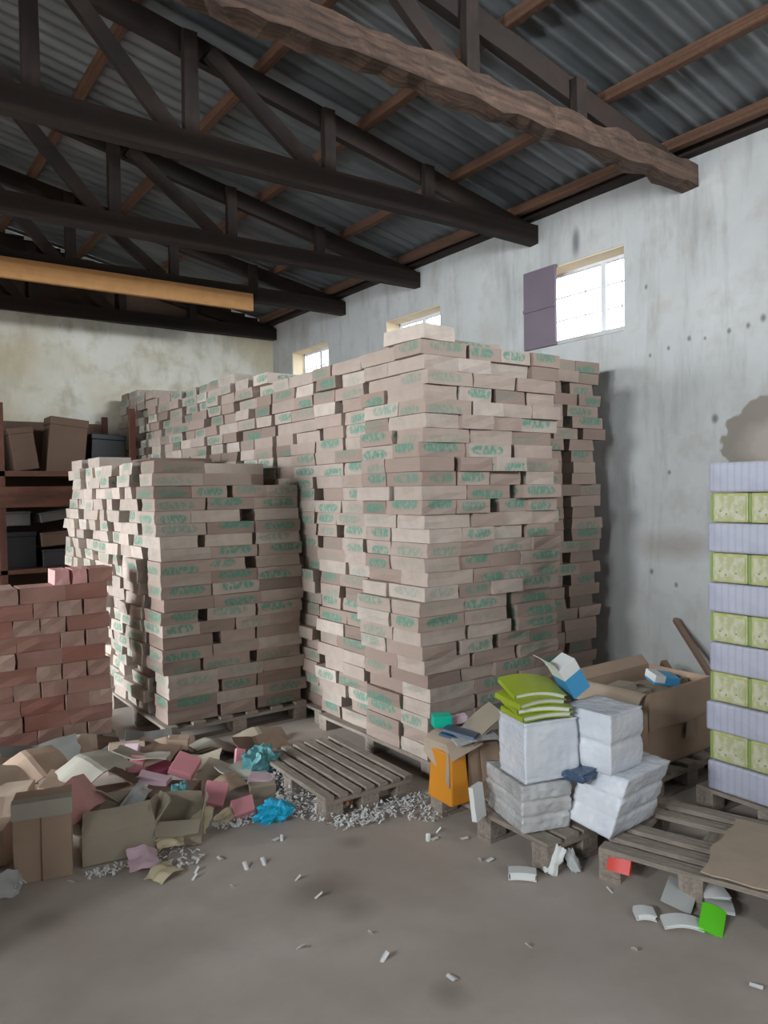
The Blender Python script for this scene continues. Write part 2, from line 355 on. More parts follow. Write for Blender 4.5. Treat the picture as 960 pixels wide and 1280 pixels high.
# corrugated roof
def roof(side):
    m = MB(); y0, y1 = YF - .3, YB + .35; nn = int((y1 - y0) / 0.02)
    xs = [0, 1.55, 1.56, 3.12, 3.13, 5.15] if side > 0 else [0, -1.7, -3.4, -5.25]
    b0 = 0
    for j in range(nn + 1):
        y = y0 + (y1 - y0) * j / nn
        for i, xx in enumerate(xs):
            lap = 0.010 * (i // 2) if side > 0 else 0
            m.v.append(Vector((xx, y, roof_z(xx) + 0.014 * math.sin(y * 2 * math.pi / 0.125) - lap + 0.02 + 0.008 * noise.noise(Vector((xx * .8, y * .7, 0)))))); m.t.append((.5, .5, .5))
    k = len(xs)
    for j in range(nn):
        for i in range(k - 1):
            a = j * k + i; q = [a, a + 1, a + k + 1, a + k]; m.face(q if side > 0 else q[::-1])
    return m
for nm, sd in (('ceiling_right', 1), ('ceiling_left', -1)):
    tag(roof(sd).build(nm, M['roof'], smooth=True), kind='structure')

# windows in the right wall
for i, (a, b_) in enumerate(WIN[1:] + WIN[:1]):
    w = empty('window_%d' % (i + 1), (XR, (a + b_) / 2, 2.80)); w['kind'] = 'structure'
    cy = (a + b_) / 2; h = (b_ - a) / 2; H = 0.61
    fr = MB(); X0, X1 = 0.17, 0.205
    for (y0, y1, z0, z1) in ((-h, -h + .035, 0, H), (h - .035, h, 0, H), (-h, h, 0, .035), (-h, h, H - .035, H)): fr.box((X0, y0, z0), (X1, y1, z1))
    fr.build('window_frame', M['frame_white'], w)
    my = (3.885 - cy) if i == 0 else 0.0
    MB().box((X0 - .01, my - .022, .03), (X1 + .01, my + .022, H - .03)).build('mullion', M['frame_white'], w)
    bars = MB()
    for yy in ([-h + (h + my) / 2, my + (h - my) / 3] if i == 0 else [-h + h * .36, -h + h * .68, h * .36, h * .68]): bars.box((X0 + .01, yy - .004, .03), (X1 - .01, yy + .004, H - .03))
    for zz in (.21, .40): bars.box((X0 + .01, -h + .03, zz - .004), (X1 - .01, h - .03, zz + .004))
    bars.build('glazing_bars', M['frame_white'], w)
    MB().box((X0 + .016, -h + .03, .03), (X0 + .020, h - .03, H - .03)).build('window_pane', M['glass'], w)
    MB().box((0.004, -h, H - .012), (X0, h, H - .001)).build('lintel', M['reveal'], w)
    MB().box((0.004, h - .012, .0), (X0, h - .001, H - .012)).build('jamb', M['reveal'], w)
    MB().box((-0.01, -h, -.03), (X0, h, .001)).build('window_sill', M['plaster'], w)
    if i == 0:
        sh = MB(); sh.box((-.035, 4.21 - cy, -.03), (-.012, 4.56 - cy, .62)); sh.box((-.045, 4.21 - cy, .28), (-.035, 4.56 - cy, .31))
        tag(sh.build('shutter', M['shutter'], w, bevel=.004), 'purple-brown metal shutter folded open')

# ------------------------------------------------------------------ roof timbers
POSTS = [3.65, 2.78, 1.80, 0.90]
def truss(y, label, log=False):
    t = empty('roof_truss', (0, y, 3.64), 0, label, 'roof truss', 'timber roof trusses')
    mt = M['wood_log'] if log else M['wood_old']
    ch = 0.15; bz = ch / 2
    def topz(x): return roof_z(x) - 3.64 - 0.15
    bc = MB(); bc.beam((XR - .004, 0, bz), (XL + .004, 0, bz), 0.12 if log else 0.09, ch, 90 if log else 24, 0.24 if log else 0.06)
    bc.build('bottom_chord', mt, t)
    for s in (1, -1):
        tc_ = MB(); e = XR - .01 if s > 0 else XL + .01
        tc_.beam((e, 0.055, topz(XR if s > 0 else XL)), (0, 0.055, topz(0)), 0.06, 0.14, 18, 0.07); tc_.build('top_chord', M['wood_old'], t)
    for s in (1, -1):
        for px in POSTS:
            MB().beam((s * px, -.005, .02), (s * px, -.005, topz(px) + .05), 0.09, 0.05, 3, 0.06, up=(0, 1, 0)).build('post', M['wood_old'], t)
        for px, qx in zip(POSTS[1:], POSTS[2:] + [0.0]):
            MB().beam((s * (px - .12), -.02, .12), (s * (qx + .12), -.02, topz(qx + .12) - .02), 0.045, 0.10, 6, 0.07).build('diagonal', M['wood_old'], t)
    MB().beam((0, -.005, .02), (0, -.005, topz(0) + .05), 0.12, 0.06, 3, 0.05, up=(0, 1, 0)).build('king_post', M['wood_old'], t)
    return t
for y, lab, lg in ((3.03, 'rough knobbly brown log truss ending on wall above the shuttered window', True),
                   (4.46, 'dark timber truss whose end meets the wall just beyond the shuttered window', False),
                   (6.04, 'dark timber truss resting on wall between the two smaller windows', False),
                   (7.42, 'dark timber truss with the new orange plank fixed to its front', False),
                   (9.12, 'last dark timber truss, close against the boarded gable', False)):
    truss(y, lab, lg)
for k, px in enumerate([4.62, 3.95, 3.10, 2.30, 1.50, 0.72]):
    z = roof_z(px) - 0.045
    o = MB().beam((px, YF, z), (px, YB - .02, z), 0.055, 0.07, 40, 0.10).build('purlin', M['wood_purlin'])
    tag(o, ['brown purlin under the roof sheets, lowest and nearest to the right wall', 'brown purlin under the roof sheets, second up from the right wall', 'brown purlin under the roof sheets, third up from the right wall',
            'brown purlin under the roof sheets, fourth up from the right wall', 'brown purlin under the roof sheets, fifth up from the right wall', 'purlin sixth up from the right wall, high in the dark roof'][k], 'purlin', 'purlins under the roof sheets')
o = MB().beam((XL + .02, 7.34, 3.61), (3.60, 7.34, 3.61), 0.05, 0.18, 10, 0.01).build('new_plank', M['wood_new'], bevel=.003)
tag(o, 'clean orange new plank fixed across the front of a dark truss', 'plank')
# wall plate under the rafters
tag(MB().beam((XR - .03, YF, 3.865), (XR - .03, YB, 3.865), 0.10, 0.05, 40, 0.1).build('wall_plate', M['wood_old']), 'dark timber wall plate along the top of the right wall', 'wall plate')

# ------------------------------------------------------------------ cartons
def carton_mb(lo, hi, rz=0.0, tint=None, bulge=0.004):
    """one carton: 3x3x3 lattice skin, slightly crushed"""
    m = MB(); lo = Vector(lo); hi = Vector(hi); c = (lo + hi) / 2; idx = {}
    tint = tint or (rng.random() * .85, rng.random(), rng.random()); rot = Matrix.Rotation(rz, 3, 'Z'); S = (hi - lo) / 2
    def vid(i, j, k):
        if (i, j, k) not in idx:
            p = Vector((S.x * (i - 1), S.y * (j - 1), S.z * (k - 1)))
            mid = (i == 1) + (j == 1)
            p.x += rng.uniform(-bulge, bulge) * (1 + mid); p.y += rng.uniform(-bulge, bulge) * (1 + mid)
            if k == 2 and mid == 2: p.z -= 0.004
            idx[(i, j, k)] = len(m.v); m.v.append(rot @ p); m.t.append(tint)
        return idx[(i, j, k)]
    for a in range(2):
        for b_ in range(2):
            us = [(a / 2, b_ / 2), (a / 2 + .5, b_ / 2), (a / 2 + .5, b_ / 2 + .5), (a / 2, b_ / 2 + .5)]
            m.face([vid(a, 0, b_), vid(a + 1, 0, b_), vid(a + 1, 0, b_ + 1), vid(a, 0, b_ + 1)], us)
            m.face([vid(2, a, b_), vid(2, a + 1, b_), vid(2, a + 1, b_ + 1), vid(2, a, b_ + 1)], us)
            m.face([vid(2 - a, 2, b_), vid(1 - a, 2, b_), vid(1 - a, 2, b_ + 1), vid(2 - a, 2, b_ + 1)], us)
            m.face([vid(0, 2 - a, b_), vid(0, 1 - a, b_), vid(0, 1 - a, b_ + 1), vid(0, 2 - a, b_ + 1)], us)
            m.face([vid(a, b_, 2), vid(a + 1, b_, 2), vid(a + 1, b_ + 1, 2), vid(a, b_ + 1, 2)])
            m.face([vid(a, b_ + 1, 0), vid(a + 1, b_ + 1, 0), vid(a + 1, b_, 0), vid(a, b_, 0)])
    return m, c
count = {'green': 0}
def carton(lo, hi, label, group, mat='carton', rz=None, tint=None, name='carton'):
    rz = rng.gauss(0, R(0.8)) if rz is None else rz
    m, c = carton_mb(lo, hi, rz, tint)
    o = m.build(name, M[mat]); o.location = c; count['green'] += (mat == 'carton')
    return tag(o, label, 'carton', group)
rest = MB()      # every further green-print carton beyond the nearest three hundred
rest_pale = None
def loose(lo, hi, jit=0.006, rz=None):
    rz = rng.gauss(0, R(1.2)) if rz is None else rz
    rest.box(lo, hi, Matrix.Rotation(rz, 3, 'Z'), tint=(rng.random(), rng.random(), rng.random()), jit=jit)
Ln, Sn = 0.335, 0.245
def pack_row(x0, x1, seq):
    """spread widths seq over x0..x1, leftover shared as uneven gaps"""
    free = min((x1 - x0) - sum(seq), 0.045 * len(seq)); w = [rng.random() ** 2 for _ in seq[1:]] or [1]; tot = sum(w) or 1; out = []; x = x0
    for i, s_ in enumerate(seq):
        out.append((x, x + s_)); x += s_ + (max(free, 0.002 * len(w)) * w[i] / tot if i < len(w) else 0)
    return out

# ---- tall corner stack: front face on y=3.24, side face on x=2.6, 29 rows
TX, TY, RH, TB = 2.60, 3.245, 0.0803, 0.10
nrows = 29
def wob(k, s): return 0.022 * math.sin(k * 0.55 + s) + 0.012 * math.sin(k * 1.7 + s * 3)
for k in range(nrows):
    z0 = TB + k * RH; z1 = z0 + RH - .0015; fromtop = nrows - k
    dx = wob(k, 0.3) - (0.035 if 7 <= k <= 11 else 0) * math.sin((k - 6) / 6 * math.pi); dy = rng.gauss(0, .008)
    dx -= 0.012 if k < 5 else 0
    caseA = (k % 2 == 0) if rng.random() > .15 else (k % 2 == 1)
    w1, d1 = (Ln, Sn) if caseA else (Sn, Ln)
    # corner carton
    carton((TX + dx, TY + dy, z0), (TX + dx + w1, TY + dy + d1, z1), 'green-printed carton at the front corner of the tallest stack, %s row from the top' % ORD[fromtop], 'cartons of the tallest stack')
    seq = rng.choice([[Ln, Ln], [Sn, Sn, Sn], [Ln, Ln]] if caseA else [[Sn, Sn, Sn], [Sn, Ln, Sn], [Sn, Sn, Ln]])
    xe = TX + 1.05 + rng.gauss(0, .012)
    for j, (a, b_) in enumerate(pack_row(TX + dx + w1 + rng.choice((.004, .004, .012, .03)), xe, seq)):
        s_ = b_ - a; dep = Sn if abs(s_ - Ln) < .01 else Ln
        o_ = rng.gauss(0, .010) - (0.03 if rng.random() < .06 else 0)
        carton((a, TY + dy + o_, z0), (b_, TY + dy + o_ + dep, z1), 'green-printed carton, %s from the left in %s row down, front of tallest stack' % (ORD[j + 2], ORD[fromtop]), 'cartons of the tallest stack')
    # second side carton of the near block, then the second block
    y = TY + dy + d1 + rng.choice((.003, .003, .008, .02)); d2 = Ln if caseA else Sn; w2 = Sn if caseA else Ln
    ox = dx + rng.gauss(0, .012)
    carton((TX + ox, y, z0), (TX + ox + w2, y + d2, z1), 'green-printed carton next behind the corner, %s row from the top, left side of tallest stack' % ORD[fromtop], 'cartons of the tallest stack')
    y = TY + 0.63; ds = rng.choice([(Ln, Sn), (Sn, Ln), (Sn, Sn)]); dx2 = 0.04 + wob(k, 2.1) * .7
    for j, dd in enumerate(ds):
        ox = dx2 + rng.gauss(0, .012); ww = Sn if dd == Ln else Ln
        if j == 1 and rng.random() < .5: y += 0.085 if ds == (Sn, Sn) else .01
        if j == 0:
            carton((TX + ox, y, z0), (TX + ox + ww, y + dd, z1), 'green-printed carton behind first upright gap, %s row from the top, left side of tallest stack' % ORD[fromtop], 'cartons of the tallest stack')
        else: loose((TX + ox, y, z0), (TX + ox + ww, y + dd, z1))
        y += dd + .004
# extra top course, partly missing
extra = [((TX - .09, TY - .01), (TX + .24, TY + .24), 'pale unprinted carton sticking out alone on the top corner of the tallest stack'),
         ((TX + .36, TY + .02), (TX + .60, TY + .34), None)]
z0 = TB + nrows * RH
carton((TX - .02, TY - .015, z0), (TX + .22, TY + .32, z0 + RH), extra[0][2], 'cartons of the tallest stack', tint=(.95, .02, .5), rz=R(4))
carton((TX + .30, TY + .05, z0), (TX + .63, TY + .28, z0 + .03), 'flattened green-printed carton lying on top of the tallest stack', 'cartons of the tallest stack', rz=R(-3))
# farther blocks of the long wall of cartons
def side_top(y): return 2.44 + (0.0 if y < 4.6 else 0.06 if y < 5.6 else 0.12 + max(0, (y - 6.2)) * 0.075)
yb = TY + 0.63 + 0.63; blk = 0
while yb < 8.7:
    bx = TX + 0.05 + rng.uniform(-.015, .03); gapw = 0.03 if rng.random() < .7 else .05; rows = int((side_top(yb) - TB) / RH + .5) + rng.choice((-1, 0, 0, 0))
    ph = rng.random() * 6
    for k in range(rows):
        z0 = TB + k * RH; z1 = z0 + RH - .0015; ds = rng.choice([(Ln, Sn), (Sn, Ln), (Sn, Sn)]); y = yb + rng.uniform(0, .015); r0 = wob(k, ph) * .8
        for j, dd in enumerate(ds):
            ww = Sn if dd == Ln else Ln; ox = r0 + rng.gauss(0, .014)
            if j == 1 and ds == (Sn, Sn): y += rng.choice((.0, .085, .04))
            loose((bx + ox, y, z0), (bx + ox + ww, y + dd, z1)); y += dd + .004
        # the row of cartons right behind, seen through the gaps
        loose((bx + .37, yb + .04, z0), (bx + .70, yb + .285, z1)); loose((bx + .37, yb + .30, z0), (bx + .70, yb + .56, z1))
    yb += 0.585 + gapw; blk += 1
for k in range(nrows - 1):       # second course behind the near blocks
    z0 = TB + k * RH; z1 = z0 + RH - .002
    for (a, b_) in ((2.98, 3.31), (3.33, 3.66)): loose((a, 3.60, z0), (b_, 3.84, z1), rz=0)
    loose((2.99, 3.88, z0), (3.3, 4.12, z1), rz=0); loose((2.99, 4.14, z0), (3.3, 4.45, z1), rz=0)
# stack between it and the wall; its shade is put into darker tints
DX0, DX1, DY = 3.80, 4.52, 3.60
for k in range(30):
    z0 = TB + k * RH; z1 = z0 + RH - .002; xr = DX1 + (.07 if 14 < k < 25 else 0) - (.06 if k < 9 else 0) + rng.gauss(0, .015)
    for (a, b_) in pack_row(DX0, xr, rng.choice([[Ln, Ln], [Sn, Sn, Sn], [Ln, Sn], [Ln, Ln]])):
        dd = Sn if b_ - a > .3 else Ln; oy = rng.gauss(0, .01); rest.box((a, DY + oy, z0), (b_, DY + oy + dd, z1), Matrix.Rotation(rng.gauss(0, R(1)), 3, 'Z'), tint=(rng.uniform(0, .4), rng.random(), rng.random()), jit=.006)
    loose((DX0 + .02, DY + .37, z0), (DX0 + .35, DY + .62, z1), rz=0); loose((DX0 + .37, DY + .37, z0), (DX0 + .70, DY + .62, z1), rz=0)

# unseen stack of the same cartons, added further left to shade the fronts and floor
for (ya, yb_, top) in ((2.75, 4.0, 2.4),):
    for k in range(int(top / RH)):
        y = ya
        while y + .3 < yb_ + .05:
            for q in range(3): loose((-1.2 + q * .36 + rng.uniform(-.01, .01), y, k * RH), (-1.2 + q * .36 + Ln, y + .30, (k + 1) * RH - .0015))
            y += .31
# ---- shorter stack on the left: front on y=4.69, side on x=1.63
LX, LY, LB = 1.63, 4.69, 0.13
for k in range(22):
    z0 = LB + k * RH; z1 = z0 + RH - .0015; fromtop = 21 - k
    dx = wob(k, 1.2) * .9 + (-0.02 if k > 9 else 0.012); dy = rng.gauss(0, .006)
    if k < 21:
        mode = k % 2 if rng.random() > .2 else rng.randint(0, 1)
        seq = [Ln, Ln, Ln] if mode else rng.choice([[Sn, Sn, Sn, Sn], [Sn, Ln, Ln], [Ln, Sn, Ln], [Sn, Sn, Sn, Sn]])
        x1 = LX + 0.99
        for j, (a, b_) in enumerate(pack_row(LX + dx, x1, seq)):
            if k >= 19 and a > LX + .30: continue
            if k == 20 and a > LX + .12: continue
            s_ = b_ - a; dep = Sn if abs(s_ - Ln) < .01 else Ln; o_ = rng.gauss(0, .007)
            who = 'corner carton' if j == 0 else 'carton %s from the left' % ORD[j + 1]
            carton((a, LY + dy + o_, z0), (b_, LY + dy + o_ + dep, z1), 'green-printed %s in %s row down, front of the shorter stack' % (who, ORD[fromtop]), 'cartons of the shorter stack')
        # a second course behind the front one
        if k < 19:
            for q in range(3): loose((LX + .02 + q * .335 + (.02), LY + .37, z0), (LX + q * .335 + .34, LY + .60, z1), rz=0)
pale = MB()
for b_i in range(4):
    y0 = LY + 0.35 + b_i * 0.47; rows = [21, 21, 22, 22][b_i]
    if b_i == 3: y0 += .02
    ph = rng.random() * 6
    for k in range(rows):
        z0 = LB + k * RH; z1 = z0 + RH - .0015; y = y0; rx = wob(k, ph) * 1.1 + (-0.03 if k > 9 else 0)
        ds = rng.choice([(Sn - .02, Sn - .02), (Ln, .0), (.21, .23)])
        for dd in ds:
            if dd == 0: continue
            ox = rx + rng.gauss(0, .022)
            if b_i < 4: rest.box((LX + ox, y, z0), (LX + ox + (Ln if dd < .3 else Sn), y + dd, z1), Matrix.Rotation(rng.gauss(0, R(3)), 3, 'Z'), tint=(rng.uniform(.72, 1.02), rng.random(), rng.random()), jit=.008)  # lighter tints put the daylight on this side face into the colour
            y += dd + rng.choice((.004, .02, .03))
        rest.box((LX + .38, y0, z0), (LX + .9, y0 + .44, z1), None, tint=(rng.random(), 0, 0))
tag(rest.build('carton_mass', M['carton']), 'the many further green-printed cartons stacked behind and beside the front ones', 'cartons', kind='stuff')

# ---- low stack of reddish cartons
EX0, EX1, EY = 0.30, 1.42, 5.03
rows_ = 10; rh = 0.0985
for k in range(rows_):
    z0 = 0.06 + k * rh; z1 = z0 + rh - .0015; fromtop = rows_ - k + 0
    seq = [.15, .25, .25, .15, .15, .15] if k % 2 == 0 else [.25, .15, .15, .25, .25]
    if k % 4 == 3: seq = [.25, .15, .15, .25, .25][::-1]
    if k % 4 == 2: seq = [.15, .15, .25, .25, .15, .15]
    tot = sum(seq); sc_ = (EX1 - EX0 - .02) / tot
    x = EX0 + rng.gauss(0, .01)
    for j, s_ in enumerate(seq):
        s_ *= sc_; gap = .010 if s_ < .2 else .002; oy = rng.gauss(0, .006) - (.012 if s_ < .19 else 0)
        tn = rng.uniform(.5, 1) if s_ < .19 else rng.uniform(0, .5)
        if x + s_ > .74: carton((x, EY + oy, z0), (x + s_ - gap, EY + oy + (.30 if s_ < .19 else .2), z1), 'reddish-brown carton, %s from the right in %s row down, low red stack' % (ORD[len(seq) - j], ORD[fromtop]), 'cartons of the low reddish stack', 'carton_red', tint=(tn, rng.random(), rng.random()), rz=rng.gauss(0, R(.8)))
        x += s_
z0 = 0.06 + rows_ * rh
for (a, b_, mt, lb) in ((1.075, 1.165, 'carton_pink', 'small pale pink carton on top of the red stack, left one of the pair'), (1.18, 1.27, 'carton_pink', 'small pale pink carton on top of the red stack, beside the reddish one'),
                        (1.28, 1.43, 'carton_red', 'single reddish-brown carton on top right end of the low red stack')):
    m_, c = carton_mb((a, EY, z0), (b_ - .005, EY + .2, z0 + .092), 0.0, (.3, .3, .3)); o = m_.build('carton', M[mt]); o.location = c; tag(o, lb, 'carton', 'cartons of the low reddish stack')

# ------------------------------------------------------------------ pallets
def pallet(loc, rz, w, l, h, nslat, label, sw=0.085, miss=()):
    """slats run along local y (length l), blocks and runners beneath"""
    t = empty('pallet', loc, rz, label, 'pallet')
    for i in range(nslat):
        if i in miss: continue
        x = (w - sw) * i / (nslat - 1); MB().beam((x + sw / 2, 0, h - .01), (x + sw / 2 + rng.gauss(0, .004), l, h - .01), sw, 0.02, 6, 0.04).build('slat', M['wood_pallet'], t, bevel=.002)
    for y in (0.0, l / 2 - .045, l - .09):
        MB().beam((0, y + .045, h - .03), (w, y + .045, h - .03), 0.09, 0.02, 4, .03).build('runner', M['wood_pallet'], t)
        for x in (0, w / 2 - .05, w - .10): MB().box((x, y, 0.018), (x + .10, y + .09, h - .04)).build('block', M['wood_pallet'], t, bevel=.003)
        MB().box((0, y, 0.0), (w, y + .09, .018)).build('bottom_board', M['wood_pallet'], t)
    return t
pallet((1.85, 3.10, 0), R(-1.5), 0.52, 0.80, 0.13, 7, 'empty slatted wooden pallet between the two big carton stacks', sw=.05)
pallet((2.60, 3.22, 0), 0, 1.05, 1.2, 0.098, 6, 'wooden pallet carrying the front of the tallest carton stack')
pallet((2.64, 4.46, 0), 0, 1.0, 1.2, 0.098, 6, 'wooden pallet under the tallest stack, next behind the front one')
pallet((1.62, 4.66, 0), 0, 1.02, 1.2, 0.128, 6, 'wooden pallet under the shorter carton stack on the left')
pallet((1.62, 5.88, 0), 0, 1.02, 1.1, 0.128, 6, 'wooden pallet under the far half of the shorter stack')
pallet((3.80, 3.60, 0), 0, 0.72, 0.65, 0.098, 5, 'wooden pallet under the shadowed stack against the wall')
pallet((0.30, 5.02, 0), 0, 1.12, 0.6, 0.058, 5, 'thin wooden pallet under the low red stack')
pallet((2.33, 2.13, 0), R(-1), 0.53, 0.78, 0.13, 5, 'worn wooden pallet under the plastic-wrapped book bundles and torn carton')
P2 = pallet((2.69, 1.30, 0), R(17), 0.645, 0.72, 0.13, 6, 'broken dusty wooden pallet at the front beside the red booklet', sw=.072, miss=(3,))
pallet((3.28, 2.29, 0), R(1), 0.72, 0.50, 0.13, 5, 'wooden pallet under the large open brown carton')
pallet((3.36, 1.40, 0.0), R(-2), 0.62, 0.72, 0.13, 5, 'wooden pallet under the tall shrink-wrapped white and yellow book stack')

# ------------------------------------------------------------------ shrink-wrapped book stack on the right
WX, WH = 3.39, 0.1435
for k in range(11):
    z0 = 0.133 + k * WH; z1 = z0 + WH - .003; sx = WX + (0.01 if k % 2 else 0) + rng.gauss(0, .006); ft = 11 - k
    if k % 2 == 0:
        pk = empty('book_pack', (sx, 1.62, z0), 0, 'white shrink-wrapped book pack, %s layer down in the tall striped stack' % ORD[ft], 'book pack', 'packs of the tall striped stack')
        def fn(u, v, z0=0): return None
        m_ = MB(); m_.box((0, 0, 0), (.36, .435 + rng.gauss(0, .006), WH - .003)); m_.build('wrapped_books', M['wrap_books'], pk, bevel=.012)
    else:
        for j, y in enumerate((1.865, 1.675)):
            pk = empty('book_pack', (sx, y, z0), 0, 'yellow book pack, %s of its pair, %s layer down in the tall striped stack' % (('left', 'right')[j], ORD[ft]), 'book pack', 'packs of the tall striped stack')
            MB().box((.004, 0, 0), (.34, .182, WH - .003)).build('wrapped_books', M['wrap_yellow'], pk, bevel=.008)
            lab = MB().box((0, .010, .014), (.0045, .160, WH - .018)).build('cover_label', M['label_cream'], pk)
            ik = MB()
            for (a, c_) in ((.05, .045), (.10, .035), (.13, .05)): ik.box((-.001, a, c_), (.0005, a + .008, c_ + .008))
            ik.build('printed_marks', M['ink_brown'], lab)
            MB().box((.001, .172, .004), (.34, .184, WH - .006)).build('green_edge', M['edge_green'], pk)

# ------------------------------------------------------------------ wrapped bundles on the pallet
def bundle(name, loc, rz, sx, sy, sz, tiers, mat, label, tilt=(0, 0), seed=1, crush=0.02, shear=(0, 0), lift=0.0):
    m_ = MB(); nn = 26; b0 = {}
    def put(p):
        key = tuple(round(c, 5) for c in p)
        if key not in b0:
            q = Vector(p); u = Vector((q.x / sx - .5, q.y / sy - .5, q.z / sz - .5))
            k = crush * .55 * noise.noise(Vector((q.x * 6 + seed, q.y * 6, q.z * 9))) + crush * .35 * abs(noise.noise(Vector((q.x * 22, q.y * 22 + seed, q.z * 30)))) + crush * .22 * abs(noise.noise(Vector((q.x * 60 + q.z * 30, q.y * 60 + seed, q.z * 50))))
            dirn = Vector((u.x, u.y, 0)); 
            if dirn.length: dirn.normalize()
            groove = -0.008 * math.exp(-((q.z / sz * tiers) % 1.0 - 0.5) ** 2 * 0) * 0
            fr_ = (q.z / sz * tiers) % 1.0; g_ = min(fr_, 1 - fr_)
            if 0.02 < q.z / sz < 0.98: groove = -0.010 * math.exp(-(g_ / .10) ** 2)
            e = max(abs(u.x), abs(u.y)); q = q + dirn * (k + groove) * (1 if e > .45 else 0)
            if abs(u.z) > .49: q.z += k * .7
            q.x += shear[0] * q.z / sz; q.y += shear[1] * q.z / sz
            q.z += lift * (p[1] / sy) * (1 - p[0] / sx) * (1 - q.z / sz)
            b0[key] = len(m_.v); m_.v.append(q); m_.t.append((.5, .5, .5))
        return b0[key]
    def quad(o_, a, b_):
        for i in range(nn):
            for j in range(nn):
                P_ = [(o_ + a * (i + di) / nn + b_ * (j + dj) / nn) for di, dj in ((0, 0), (1, 0), (1, 1), (0, 1))]
                m_.face([put(p) for p in P_])
    X, Y, Z, O = Vector((sx, 0, 0)), Vector((0, sy, 0)), Vector((0, 0, sz)), Vector((0, 0, 0))
    quad(O, X, Z); quad(O + X, Y, Z); quad(O + X + Y, -X, Z); quad(O + Y, -Y, Z); quad(O + Z, X, Y); quad(O + Y, X, -Y)
    o = m_.build(name, mat, smooth=True, bevel=0)
    o.location = loc; o.rotation_euler = (tilt[0], tilt[1], rz)
    return tag(o, label, 'book bundle', 'plastic-wrapped book bundles')
bundle('book_bundle', (2.31, 2.25, .133), R(-17), .235, .33, .20, 3, M['wrap_grey'], 'greyish plastic-wrapped book bundle, lower left one on the pallet', seed=3, crush=.03)
bundle('book_bundle', (2.325, 2.245, .345), R(-14), .27, .21, .255, 1, M['wrap_white'], 'white plastic-wrapped bundle carrying the lime green booklets', seed=8, crush=.014)
bundle('book_bundle', (2.555, 1.995, .135), R(5), .34, .215, .237, 3, M['wrap_white'], 'white crinkled bundle lying crooked at the front, lower right of the four', seed=15, crush=.026, shear=(.08, -.04), lift=.03)
bundle('book_bundle', (2.615, 2.03, .376), R(3), .235, .235, .255, 2, M['wrap_white'], 'white two-layer wrapped book bundle on top, right of the lime booklets', seed=22, crush=.014)
o = bundle('plastic_bag', (2.52, 2.10, .345), R(10), .10, .13, .035, 1, M['navy'], 'dark blue plastic bag squeezed between the white bundles', seed=31, crush=.04); o['category'] = 'bag'; del o['group']

def booklet(name, loc, rot, w, l, t, mat, label, cat='booklet', pages='paper', bend=0.0, group=None, open_=None):
    e = empty(name, loc, 0, label, cat, group, rot)
    def fn(z): return lambda u, v: (w * (u - .5), l * (v - .5), z + bend * math.sin(u * math.pi))
    pg = MB(); pg.grid(lambda u, v: (w * .95 * (u - .5), l * .95 * (v - .5), t / 2 + bend * math.sin(u * math.pi)), 8, 4); pg.build('pages', M[pages], e, solid=t * .8)
    cv = MB(); cv.grid(lambda u, v: ((w + .006) * (u - .5), (l + .006) * (v - .5), t + bend * math.sin(u * math.pi) + .001), 8, 4); cv.build('cover', mat, e, solid=.0035)
    cb = MB(); cb.grid(lambda u, v: ((w + .006) * (u - .5), (l + .006) * (v - .5), bend * math.sin(u * math.pi) + t * .05), 8, 4); cb.build('back_cover', mat, e, solid=.0035)
    MB().box((-w / 2 - .005, -l / 2 - .003, 0), (-w / 2 - .002, l / 2 + .003, t)).build('spine', mat, e)
    return e
# lime green booklets fanned out on the left white bundle
for i, (x, y, z, rz, rx, ry, lab) in enumerate((
        (2.455, 2.30, .612, -14, 1, 1, 'lime green booklet lying flat, lowest of the fanned lime pile'),
        (2.465, 2.31, .636, -24, 2, 2, 'lime green booklet skewed, second up in the fanned lime pile'),
        (2.45, 2.33, .662, -8, 4, 3, 'lime green booklet bulging open, third up in the fanned lime pile'),
        (2.49, 2.36, .695, -20, 12, 5, 'lime green booklet tipped up against the blue and white box, topmost'))):
    booklet('lime_booklet', (x, y, z), (R(rx), R(ry), R(rz)), .245, .175, .020, M['lime'], lab, bend=.008 + .004 * i, group='lime green booklets')
# blue and white box standing tilted
e = empty('medicine_box', (2.64, 2.24, .655), 0, 'blue and white card box tipped on end with its flap open', 'box', rot=(R(6), R(-33), R(-18)))
m_ = MB().box((0, 0, 0), (.095, .10, .105)); m_.build('box_base', M['blue'], e, bevel=.002)
MB().box((0, 0, .105), (.095, .10, .165)).build('box_top', M['paper'], e, bevel=.002)
m_ = MB(); m_.grid(lambda u, v: (-.002 - .03 * v * v, .10 * u, .165 + .085 * v), 3, 6); m_.build('flap', M['paper'], e, solid=.002)

